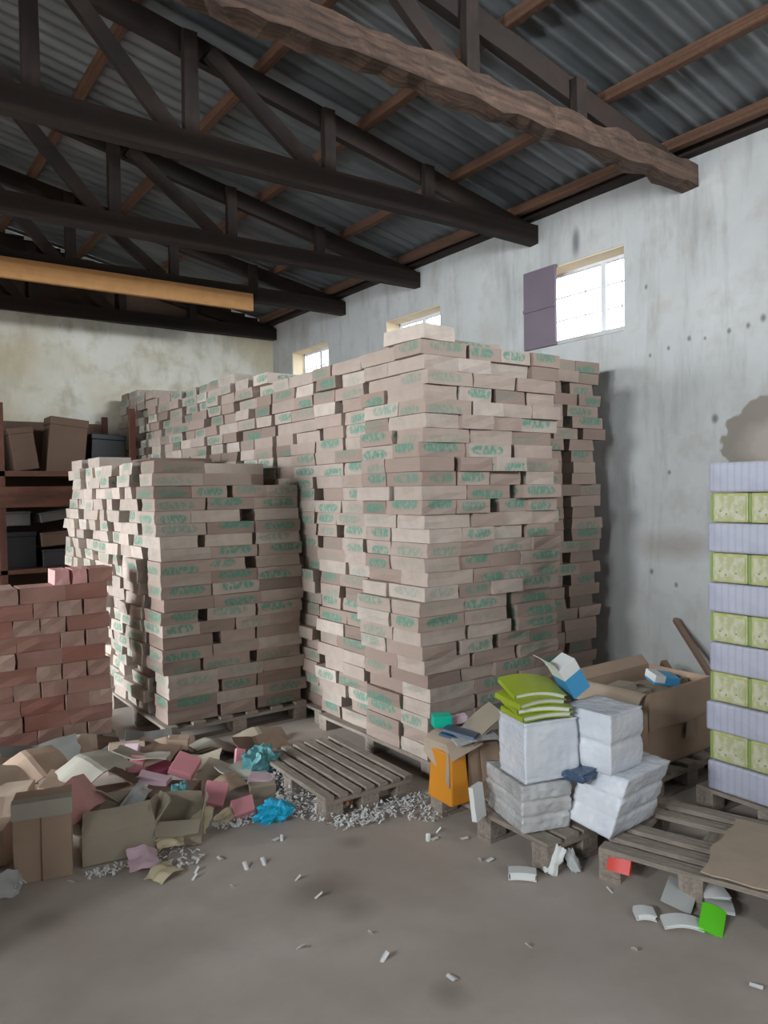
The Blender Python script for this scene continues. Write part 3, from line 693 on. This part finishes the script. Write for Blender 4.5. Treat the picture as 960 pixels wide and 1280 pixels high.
# ------------------------------------------------------------------ torn carton with orange pack, magazines
e = empty('torn_carton', (2.375, 2.66, .132), R(-8), 'torn open brown carton full of magazines on the pallet corner', 'carton')
cw, cd, chh, th = .165, .22, .29, .006
MB().box((0, cd - th, 0), (cw, cd, chh)).build('back_panel', M['board'], e)
MB().box((cw - th, 0, 0), (cw, cd - th, chh)).build('side_panel', M['board'], e)
MB().box((0, 0, 0), (cw, cd, th)).build('bottom_panel', M['board'], e)
m_ = MB(); m_.grid(lambda u, v: (cw * u, .003 - .012 * math.sin(u * 6) * v, chh * v * (1 - .25 * (1 - u) ** 3)), 10, 6); m_.build('torn_front_panel', M['board'], e, solid=.005)
MB().box((0, th, .0), (th, cd - th, chh - .04)).build('left_panel', M['board_dark'], e)
def fan(a0, a1, reach, drop, ext, tear):
    def fn(u, v):
        y = a0 + (a1 - a0) * u; q = min(v / .45, 1.0); d_ = max(0, (v - .45) / .55)
        return (-reach * q - .012 * d_ + .01 * math.sin(u * 5), y - ext * v, chh + .012 * math.sin(q * 3) - .03 * q * q - (drop - tear * u) * d_)
    return fn
m_ = MB(); m_.grid(fan(-.005, .20, .12, .17, .03, .12), 12, 12); m_.build('hanging_flap', M['board_light'], e, solid=.005)
m_ = MB(); m_.grid(lambda u, v: (-.13 * (1 - u) + .05 * u, -.05 * v - .01 * (1 - u), chh + .004 - .07 * v * (1 - .7 * u)), 8, 8); m_.build('front_flap', M['board_light'], e, solid=.005)
m_ = MB(); m_.grid(lambda u, v: (cw * (.35 + .65 * u), -.004 - .035 * v, chh - .03 - .17 * v + .015 * math.sin(u * 8) * v), 8, 8); m_.build('torn_side_flap', M['board'], e, solid=.005)
o = MB().box((0, 0, 0), (.118, .185, .24))
for i in (4, 5, 6, 7): o.v[i].x = o.v[i].x * .75 + .012; o.v[i].y = o.v[i].y * .85 + .012
o = o.build('orange_packet', M['orange'], bevel=.010); setloc(o, (2.243, 2.635, .135), (0, 0, R(-3))); tag(o, 'smooth orange packet standing in the torn side of the carton', 'packet')
for i, (x, y, z, rx, ry, rz, mt, lab) in enumerate((
        (2.40, 2.72, .415, 4, 8, 20, 'navy', 'dark covered magazine lying lowest in the torn carton'),
        (2.40, 2.66, .432, 6, -4, -20, 'paper_grey', 'grey-white magazine lying across the torn carton'),
        (2.36, 2.68, .448, 10, 12, 35, 'navy', 'dark blue magazine with white page edge on top of the torn carton'),
        (2.47, 2.66, .475, 10, -38, -20, 'board_olive', 'dark green magazine leaning up against the lime booklets'))):
    booklet('magazine', (x, y, z), (R(rx), R(ry), R(rz)), .20, .15, .009, M[mt], lab, 'magazine', bend=.01, group='magazines in the torn carton')
o = MB().box((-.045, -.03, 0), (.045, .03, .055)).build('teal_box', M['teal'], bevel=.003); setloc(o, (2.33, 2.80, .462), (R(5), 0, R(-25))); tag(o, 'small bright teal box on the torn carton', 'box')
o = MB().box((-.05, -.03, 0), (.05, .03, .03)).build('pink_packet', M['pink_light'], bevel=.003); setloc(o, (2.43, 2.80, .46), (0, R(-8), R(-25))); tag(o, 'small pale pink packet behind the teal box', 'packet')
o = MB().box((-.012, -.045, 0), (.012, .045, .15)).build('white_carton', M['paper'], bevel=.002); setloc(o, (2.275, 2.48, .132), (0, R(-7), R(-72))); tag(o, 'slim white card box standing against the grey bundle', 'box')

# ------------------------------------------------------------------ big brown cartons behind the bundles
e = empty('open_carton', (3.34, 2.36, .132), R(1), 'large open brown carton between book bundles and the wall', 'carton')
cw, cd, chh, th = .60, .40, .40, .006
for nm, lo, hi, mt in (('front_panel', (0, 0, 0), (cw, th, chh), 'board_dark'), ('back_panel', (0, cd - th, 0), (cw, cd, chh), 'board'), ('left_panel', (0, th, 0), (th, cd - th, chh), 'board'), ('right_panel', (cw - th, th, 0), (cw, cd - th, chh), 'board'), ('bottom_panel', (0, 0, 0), (cw, cd, th), 'board')):
    MB().box(lo, hi).build(nm, M['board'], e)
m_ = MB(); m_.grid(lambda u, v: (-.002 - .10 * v + .01 * math.sin(u * 5), cd * (.0 + 1.0 * u), chh - .11 * v * v + .03 * v), 6, 5); m_.build('left_flap', M['board_light'], e, solid=.005)
m_ = MB(); m_.grid(lambda u, v: (cw * u, -.002 - .012 * v - .008 * math.sin(u * 4), chh - .19 * v + .008 * math.sin(u * 9) * v), 10, 4); m_.build('front_flap', M['board'], e, solid=.005)
m_ = MB(); m_.grid(lambda u, v: (cw * u, cd + .05 * v, chh + .05 * v), 6, 3); m_.build('back_flap', M['board'], e, solid=.005)
m_ = MB(); m_.grid(lambda u, v: (.36 + .07 * (u - .5) * (1 + v * .4), -.018 - .004 * math.sin(u * 3), .20 - .09 * v + .01 * math.sin(u * 4)), 4, 4); m_.build('torn_tape', M['board_light'], e, solid=.003)
e = empty('white_blue_box', (3.60, 2.50, .515), 0, 'small white and blue box lying in the large open carton', 'box', rot=(R(8), R(10), R(-25)))
MB().box((0, 0, 0), (.15, .11, .05)).build('box_body', M['blue'], e, bevel=.002)
MB().box((-.001, -.001, .012), (.06, .111, .051)).build('white_panel', M['paper'], e)
cr = MB()
for i in range(9):
    a = rng.random() * .5; cr.box((3.38 + a, 2.42 + rng.random() * .2, .36), (3.50 + a, 2.56 + rng.random() * .15, .46 + rng.random() * .05), Matrix.Rotation(rng.uniform(-.6, .6), 3, Vector((rng.random(), rng.random(), rng.random() + .1)).normalized()))
tag(cr.build('crumpled_card', M['board_olive']), 'loose crumpled card filling the large open carton', 'card', kind='stuff')
for a, b_, r, lab in (((4.74, 3.12, .665), (4.25, 2.25, .05), .035, 'longer brown stick leaning on the right wall behind the carton'), ((4.45, 3.02, .42), (4.15, 2.50, .10), .045, 'shorter brown stick slanting up behind the large carton')):
    o = MB().beam(a, b_, r, r, 8, .08).build('stick', M['stick'], bevel=.004); tag(o, lab, 'stick')

# ------------------------------------------------------------------ card sheet and odds at the front right
def sheet(name, loc, rot, w, l, mat, label, cat, bend=.01, seed=0, t=.004, group=None, ragged=.0, crease=0.0):
    m_ = MB(); m_.grid(lambda u, v: (w * (u - .5) * (1 + ragged * noise.noise(Vector((seed, v * 4, 0)))), l * (v - .5) * (1 + ragged * noise.noise(Vector((u * 4, seed, 3)))), bend * math.sin(u * math.pi) - crease * w * abs(u - .45) - crease * .6 * l * max(0, v - .7) + bend * noise.noise(Vector((u * 2.5, v * 2.5, seed)))), 12, 10)
    o = m_.build(name, mat, solid=t); o.location = loc; o.rotation_euler = rot
    return tag(o, label, cat, group)
sheet('cardboard_sheet', (2.93, 1.47, .145), (0, 0, R(17)), .56, .46, M['board_light'], 'flat tan cardboard sheet lying over the front right pallet', 'cardboard', .006, 3, .006, ragged=.10)
def odd(loc, rz, w, l, t, mat, name, lab, tilt=(0, 0), bend=.006, grp=None):
    return booklet(name, loc, (R(tilt[0]), R(tilt[1]), R(rz)), w, l, t, M[mat], lab, 'booklet', bend=bend, group=grp)
odd((2.57, 1.68, .030), 20, .125, .105, .010, 'paper_grey', 'grey_booklet', 'grey booklet lying tilted on the floor in front of the pallet block', (14, -14))
odd((2.665, 1.60, .045), -28, .095, .075, .010, 'paper', 'white_booklet', 'small white booklet propped on the grey ones near the pallet', (14, 6))
odd((2.625, 1.555, .022), 40, .11, .09, .008, 'paper_grey', 'grey_booklet', 'bent dark grey booklet tucked behind the bright green one', (3, 8), .014)
odd((2.525, 1.52, .020), -62, .075, .115, .007, 'bright_green', 'green_booklet', 'bright green booklet lying on the bare floor', (18, 14))
odd((2.44, 1.585, .006), -42, .13, .065, .009, 'paper', 'white_booklet', 'wide curved white booklet on floor beside the bright green one', (2, 2), .012)
odd((2.38, 1.70, .006), -40, .065, .055, .018, 'paper', 'white_booklet', 'small thick white booklet left of the wide white one', (2, 3), .006)
odd((2.522, 1.912, .082), -72, .085, .075, .02, 'red', 'red_booklet', 'small red booklet leaning against the pallet edge below the crooked bundle', (62, 0), .004)
odd((2.23, 2.175, .004), -45, .105, .05, .028, 'paper', 'white_booklet', 'thick white booklet on the floor below the pallet corner', (0, 0), .004)
sheet('folded_paper', (2.37, 2.125, .055), (R(62), R(20), R(-62)), .05, .12, M['paper'], 'white folded paper standing against the pallet corner', 'paper', .015, 5, .004, ragged=.5)
sheet('folded_paper', (2.44, 2.095, .045), (R(70), R(-20), R(-20)), .05, .09, M['paper_grey'], 'grey folded paper standing just right of the white one', 'paper', .012, 9, .004, ragged=.4)

# ------------------------------------------------------------------ heap of torn cartons and papers at the left
def open_box(name, loc, rot, w, d, h, mat, label, flaps=(60, 60, 60, 60), inner=None, tape=False):
    """open carton, front along local -y"""
    e = empty(name, loc, 0, label, 'carton', 'torn cartons heaped on the floor', rot); t = .005
    mt = M[mat]; bd = MB()
    bd.box((0, 0, 0), (w, t, h)); bd.box((0, d - t, 0), (w, d, h)); bd.box((0, t, 0), (t, d - t, h)); bd.box((w - t, t, 0), (w, d - t, h)); bd.box((0, 0, 0), (w, d, t))
    bd.build('carton_body', mt, e)
    L_ = d * .48
    def flap(o_, a, out, ang):
        a = Vector(a); out = Vector(out); ang = R(ang); up = Vector((0, 0, 1)); dr = out * math.sin(ang) + up * math.cos(ang)
        m_ = MB(); m_.grid(lambda u, v: Vector(o_) + a * (u + (.5 - u) * .08 * v) + dr * L_ * v + out * .012 * math.sin(u * 4) * v, 5, 4); m_.build('flap', M[inner or mat], e, solid=t)
    flap((0, 0, h), (w, 0, 0), (0, -1, 0), flaps[0]); flap((w, 0, h), (0, d, 0), (1, 0, 0), flaps[1]); flap((0, d, h), (w, 0, 0), (0, 1, 0), flaps[2]); flap((0, 0, h), (0, d, 0), (-1, 0, 0), flaps[3])
    if tape:
        MB().box((w * .5 - .003, -.003, 0), (w * .5 + .003, .0, h)).build('seam', M['board_dark'], e)
    return e
def closed_box(name, loc, rot, w, d, h, mat, label, seam=True, cap=None):
    e = empty(name, loc, 0, label, 'carton', 'torn cartons heaped on the floor', rot)
    m_, c = carton_mb((0, 0, 0), (w, d, h), 0, (.5, .5, .5), .004); o = m_.build('carton_body', M[mat], e, bevel=.003); o.location = c
    if seam: MB().box((w * .47, -.006, .0), (w * .48, .002, h * (.8 if cap else 1))).build('seam', M['board_dark'], e)
    if cap: MB().box((-.004, -.008, h * .8), (w + .004, .05, h * 1.01)).build('lid_flap', M[cap], e, bevel=.002)
    return e
closed_box('standing_carton', (.535, 3.40, 0), (0, 0, R(-14)), .225, .15, .335, 'board', 'upright brown carton with centre seam at front left of heap', cap='board_grey')
open_box('open_carton', (.80, 3.38, .0), (R(-6), 0, R(-10)), .31, .22, .13, 'board_olive', 'low olive-grey open carton just right of the upright one', (-35, 40, 20, 60))
open_box('open_carton', (1.115, 3.365, 0), (0, 0, R(-28)), .20, .16, .12, 'board_olive', 'open carton with raised back flap, right end of the heap', (120, 15, -8, 20), inner='board_olive')
closed_box('pink_striped_carton', (.80, 3.53, .13), (R(-20), R(-40), R(-20)), .13, .14, .17, 'carton_pink', 'small pinkish carton tipped over inside the heap', seam=False)
closed_box('torn_carton', (.50, 4.02, .0), (0, 0, R(-22)), .20, .20, .17, 'board_light', 'pale brown carton at the far left edge of the heap', seam=False)
closed_box('torn_carton', (.72, 3.97, .0), (R(4), R(8), R(-28)), .20, .22, .19, 'board', 'brown carton behind the upright seamed carton', seam=True)
closed_box('torn_carton', (.39, 3.66, .0), (0, R(-6), R(-30)), .17, .16, .15, 'board', 'brown carton cut off at the left edge of the view', seam=False)
closed_box('torn_carton', (1.20, 4.42, .0), (R(-12), 0, R(-20)), .20, .12, .17, 'board_light', 'tan carton with flaps just in front of red stack corner', seam=True)
closed_box('torn_carton', (1.52, 4.38, .0), (0, R(5), R(-25)), .12, .10, .15, 'board', 'small brown carton at the foot of the shorter stack corner', seam=False)
closed_box('torn_carton', (1.70, 3.60, .0), (0, 0, R(-20)), .13, .14, .065, 'board_olive', 'low olive carton lying left of the empty pallet', seam=False)
closed_box('torn_carton', (.86, 3.72, .0), (0, 0, R(-12)), .30, .28, .12, 'board', 'brown carton buried under the grey card sheets', seam=False)
closed_box('torn_carton', (1.15, 3.75, .0), (R(3), 0, R(-40)), .26, .22, .10, 'board_dark', 'dark brown carton deep in the middle of the heap', seam=False)
flats = [
    ((.78, 4.84, .07), (28, 0, 4), .50, .22, 'dark_grey', 'long dark grey card sheet along the foot of the red stack'),
    ((1.22, 4.86, .06), (24, 0, -6), .36, .20, 'board_dark', 'dark brown card sheet at the right foot of the red stack'),
    ((1.50, 4.62, .05), (30, 6, -12), .28, .20, 'dark_grey', 'dark grey card sheet by the corner of the shorter stack'),
    ((2.15, 4.36, .05), (22, 0, -4), .34, .20, 'board_olive', 'long olive card sheet below the front of the shorter stack'),
    ((1.35, 4.68, .05), (6, 0, -20), .34, .28, 'dark_grey', 'dark card sheet lying between the red stack and the shorter stack'),
    ((1.42, 4.30, .09), (18, 10, -50), .26, .20, 'board_dark', 'dark brown card sheet behind the tilted pink packet'),
    ((1.60, 4.48, .05), (35, 0, -10), .30, .20, 'board', 'brown card sheet leaning on the foot of the shorter stack'),
    ((1.86, 4.42, .045), (20, 6, 20), .26, .20, 'board_grey', 'grey card sheet against the pallet of the shorter stack'),
    ((2.05, 4.20, .04), (8, 0, -8), .30, .22, 'board_dark', 'dark card sheet behind the empty pallet'),
    ((1.16, 3.92, .17), (30, 18, 60), .20, .14, 'board_dark', 'dark brown torn card under the grey flattened carton'),
    ((.66, 4.50, .13), (30, 0, 10), .34, .22, 'board_light', 'tan card sheet sloping up toward the red stack'),
    ((1.62, 3.86, .06), (12, -8, 45), .22, .18, 'board_olive', 'olive card sheet between the pink packets and teal plastic'),
    ((1.60, 3.66, .10), (22, -8, 15), .16, .12, 'board', 'brown card scrap resting above the low olive carton'),
    ((1.02, 4.02, .235), (14, -8, 20), .34, .24, 'board_grey', 'large grey flattened carton on top of the heap middle'),
    ((1.28, 4.08, .17), (-12, 12, -30), .28, .20, 'board_grey', 'grey flattened carton at the heap top, toward the shorter stack'),
    ((.52, 4.22, .21), (16, 4, -10), .36, .26, 'board_light', 'tan card sheet lying at the far left of the heap'),
    ((.80, 4.30, .20), (22, -10, 12), .30, .26, 'board', 'brown card sheet sloping behind the upright carton'),
    ((.90, 4.72, .07), (30, 0, -5), .42, .20, 'dark_grey', 'dark grey card sheet leaning at foot of the red stack'),
    ((1.14, 4.72, .10), (55, 0, -12), .16, .15, 'board_light', 'tan torn card standing at foot of the red stack'),
    ((.55, 4.75, .05), (8, 4, 5), .40, .22, 'dark_grey', 'dark flattened card at the left foot of red stack'),
    ((1.62, 4.10, .055), (8, -6, -35), .24, .18, 'board_olive', 'olive card sheet lying before the shorter stack'),
    ((1.80, 4.30, .06), (-14, 5, -15), .26, .16, 'board_dark', 'dark brown card sheet under the edge of the shorter stack'),
    ((1.42, 3.72, .07), (6, 10, 30), .24, .20, 'board', 'brown card sheet among the pink papers'),
    ((1.10, 3.58, .17), (30, -20, 40), .16, .08, 'paper_grey', 'crumpled grey sheet above the low olive carton'),
    ((.515, 3.36, .03), (60, 20, 30), .12, .10, 'paper_grey', 'grey scrap sheet at the left edge beside the upright carton'),
    ((.92, 3.66, .20), (-25, 25, 10), .20, .14, 'board_olive', 'olive torn card leaning over the pinkish carton'),
    ((1.72, 3.78, .075), (5, 5, 10), .22, .18, 'board_grey', 'grey card sheet lying left of the empty pallet'),
    ((1.06, 3.10, .012), (4, -3, 25), .13, .10, 'paper_cream', 'cream paper lying in front of the heap'),
    ((1.15, 3.28, .05), (25, -10, -20), .12, .07, 'paper_cream', 'cream torn paper wedged against the right open carton'),
    ((1.49, 3.42, .03), (20, -10, 15), .13, .07, 'paper_cream', 'yellowish paper under the pink papers'),
    ((1.35, 3.42, .06), (60, 10, -50), .10, .12, 'paper_cream', 'curled cream paper beside the right open carton'),
    ((1.01, 3.22, .035), (22, 12, -5), .13, .12, 'pink_light', 'pale pink crumpled paper in front of the heap'),
]
for i, (loc, rot, w, l, mt, lab) in enumerate(flats):
    card = 'board' in mt or mt == 'dark_grey'
    sheet('flattened_carton' if card else 'loose_paper', loc, tuple(R(a) for a in rot), w, l, M[mt], lab, 'cardboard' if card else 'paper', .007 if card else .018, i * 3.1, .006 if card else .003, 'loose card and paper of the heap', .07 if card else .25, crease=(.2, .3, -.25)[i % 3] if card else 0)
pinks = [((1.46, 3.90, .15), (25, 20, -40), .13, .14, 'pink', 'pink packet tilted at the top of the heap right side'), ((1.49, 3.58, .085), (35, 10, -35), .11, .12, 'pink', 'pink packet in the middle of the three pink ones'),
         ((1.57, 3.42, .05), (30, -10, -15), .11, .09, 'pink', 'pink packet nearest to the blue plastic bag'), ((1.24, 4.02, .165), (50, 10, -30), .07, .10, 'pink', 'small pink packet poking out below the grey flat carton'),
         ((1.36, 4.0, .12), (10, 0, 20), .14, .09, 'magenta', 'dark pink packet behind the tilted pink one'), ((1.28, 3.86, .13), (5, 12, -40), .16, .07, 'pink_light', 'pale pink packet left of the tilted pink one'),
         ((1.80, 3.95, .10), (60, 10, -20), .06, .10, 'pink', 'pink packet standing beside the teal plastic'), ((1.80, 3.68, .06), (10, 10, -30), .14, .08, 'pink_light', 'pale pink packet in front of the teal plastic'), ((1.30, 4.30, .15), (40, 0, -30), .08, .08, 'pink_light', 'pale pink packet near the shorter stack corner')]
for i, (loc, rot, w, l, mt, lab) in enumerate(pinks):
    o = MB().box((-w / 2, -l / 2, -.02), (w / 2, l / 2, .02), jit=.006).build('pink_packet', M[mt], bevel=.004); setloc(o, loc, tuple(R(a) for a in rot)); tag(o, lab, 'packet', 'pink packets in the heap')
def crumple(name, loc, rx, ry, rz_, mat, label, cat, seed, amp=.35):
    m_ = MB(); 
    def fn(u, v):
        th_ = u * 2 * math.pi; ph = (v - .5) * math.pi; d = Vector((math.cos(th_) * math.cos(ph), math.sin(th_) * math.cos(ph), math.sin(ph)))
        k = 1 + amp * noise.noise(d * 2.3 + Vector((seed, 0, 0))) * 1.6 + amp * .5 * noise.noise(d * 6 + Vector((seed, 5, 0)))
        p = d * k; return (p.x * rx, p.y * ry, max(p.z, -.95) * rz_)
    m_.grid(fn, 28, 16); o = m_.build(name, mat, smooth=False); o.location = loc; return tag(o, label, cat)
crumple('teal_plastic_bag', (1.86, 3.80, .10), .10, .09, .085, M['teal_plastic'], 'crumpled dull teal plastic bag beside the empty pallet', 'plastic bag', 3)
crumple('blue_plastic_bag', (1.68, 3.30, .045), .085, .06, .05, M['blue_plastic'], 'bright blue crumpled plastic bag on the floor', 'plastic bag', 9)
crumple('grey_plastic_bag', (1.33, 3.62, .09), .05, .05, .08, M['teal_plastic'], 'greyish teal crumpled plastic between open carton and pink packets', 'plastic bag', 14)
crumple('orange_packet', (1.99, 3.22, .045), .07, .05, .035, M['orange_dull'], 'dull orange packet pushed under the empty pallet', 'packet', 21)
crumple('dark_cloth', (1.55, 4.28, .04), .12, .10, .05, M['dark_cloth'], 'dark crumpled cloth at the foot of the shorter stack', 'cloth', 27)

# ------------------------------------------------------------------ white scraps
def scrap_mb(m_, c, s, rz):
    rot = Matrix.Rotation(rz, 3, 'Z') @ Matrix.Rotation(rng.uniform(-.9, .9), 3, 'X'); w, l = s * rng.uniform(.35, .6), s; b0 = len(m_.v)
    for (x, y, z) in ((-w, -l, 0), (0, -l, .3 * w), (w, -l, 0), (-w, l, 0), (0, l * 1.1, .5 * w), (w, l, 0)):
        m_.v.append(Vector(c) + rot @ Vector((x, y, z))); m_.t.append((.5,) * 3)
    m_.face([b0, b0 + 1, b0 + 4, b0 + 3]); m_.face([b0 + 1, b0 + 2, b0 + 5, b0 + 4])
sc = MB()
def strew(n_, cx, cy, rx, ry, zmax=.03, s=.008):
    for _ in range(n_):
        a = rng.random() * 6.283; r = math.sqrt(rng.random()); scrap_mb(sc, (cx + rx * r * math.cos(a), cy + ry * r * math.sin(a), .010 + rng.random() * zmax), s * rng.uniform(.7, 1.3), rng.random() * 6.3)
strew(420, 1.90, 3.32, .16, .24, .05); strew(420, 2.12, 3.02, .30, .075, .035); strew(200, 1.55, 3.38, .16, .07, .02); strew(90, 2.30, 2.86, .12, .08, .02); strew(120, 2.1, 3.4, .25, .3, .03)
strew(60, 1.15, 3.20, .12, .10, .012); strew(60, .88, 3.26, .10, .05, .015); strew(120, 1.87, 3.60, .05, .14, .10); strew(40, .50, 3.36, .07, .05, .02)
tag(sc.build('paper_scraps', M['paper'], solid=.001), 'drift of tiny white paper scraps around the empty pallet and heap', 'paper scraps', kind='stuff')
bits = [(1.607, 3.092), (1.58, 3.10), (1.439, 2.938), (1.245, 2.837), (1.302, 3.088), (1.462, 2.081), (1.51, 2.232), (1.577, 1.861), (1.262, 2.306), (1.903, 1.831), (2.321, 1.248), (2.175, 1.596), (2.427, 1.894),
        (2.55, 1.998), (2.53, 1.985), (1.15, 3.0), (1.219, 3.153), (.731, 3.271), (2.19, 2.387), (2.222, 2.362), (2.14, 2.68), (2.23, 2.714), (2.27, 2.58), (1.488, 2.561), (1.489, 2.73), (2.16, 2.66), (1.36, 2.95), (1.18, 3.05)]
s0 = []
for i in range(3):
    m_ = MB(); scrap_mb(m_, (0, 0, .007), .016 + .003 * i, 0); s0.append(m_.build('paper_scrap', M['paper'], solid=.0015))
for i, (x, y) in enumerate(bits):
    o = s0[i] if i < 3 else s0[i % 3].copy()
    if i >= 3: COL.objects.link(o)
    o.location = (x, y, 0.001); o.rotation_euler = (0, 0, rng.random() * 6.3); tag(o, 'tiny white paper scrap lying loose on the bare concrete floor', 'paper scrap', 'loose white scraps on the floor')

# ------------------------------------------------------------------ dark shelving against the back wall
e = empty('wooden_shelf', (.62, 7.95, 0), 0, 'dark wooden shelving unit against the back wall', 'shelf')
for x in (.0, .60, 1.85): MB().box((x, -.0, 0), (x + .06, .05, 2.50)).build('front_post', M['wood_shelf'], e)
for x in (.0, 1.85): MB().box((x, 1.0, 0), (x + .06, 1.05, 2.50)).build('rear_post', M['wood_shelf'], e)
MB().box((0, 1.04, .1), (1.91, 1.06, 2.42)).build('back_panel', M['board_dark'], e)  # dark panel added to stand in for the shade inside the shelf
MB().box((0, .06, .1), (.02, 1.0, 2.45)).build('side_panel', M['wood_shelf'], e)  # side panel added to darken the shelf interior
for z, h_ in ((.35, .04), (.86, .04), (1.80, .05)): MB().box((0, 0, z), (1.91, 1.05, z + h_)).build('shelf_board', M['wood_shelf'], e)
MB().box((0, -.02, 1.50), (1.91, 0.0, 1.70)).build('front_rail', M['wood_shelf'], e)
goods = [((1.40, 8.1, 1.85), (0, -8, 0), .22, .3, .42, 'board_dark', 'dark brown crate leaning on the upper shelf beside the post'), ((1.68, 8.1, 1.85), (0, 6, 0), .36, .3, .56, 'board_dark', 'tall dark brown panel box on the upper shelf'),
         ((2.12, 8.15, 1.85), (0, 3, 0), .35, .3, .40, 'black', 'black bin on the upper shelf next to the carton wall'),
         ((1.20, 8.1, 1.32), (0, 0, 0), .32, .4, .14, 'dark_grey', 'dark grey box under the front rail, left one'), ((1.62, 8.1, 1.34), (0, -8, 5), .42, .4, .10, 'dark_grey', 'grey-lidded box tilted under the front rail'),
         ((1.62, 8.1, 1.10), (0, -3, 0), .42, .4, .14, 'board_dark', 'brown box below the grey-lidded one'), ((1.15, 8.12, .90), (0, 0, 0), .42, .4, .36, 'black', 'black crate on the middle shelf, left one'), ((1.63, 8.12, .90), (0, 0, 0), .40, .4, .17, 'dark_cloth', 'dark grey crate on the middle shelf beside the black one')]
for (loc, rot, w, d, h_, mt, lab) in goods:
    b_ = empty('storage_box', loc, 0, lab, 'box', 'boxes on the dark shelving', tuple(R(a) for a in rot)); MB().box((0, 0, 0), (w, d, h_ * .86)).build('box_body', M[mt], b_, bevel=.006); MB().box((-.006, -.006, h_ * .86), (w + .006, d + .006, h_)).build('lid', M[mt], b_, bevel=.006)
print('individual green cartons', count)
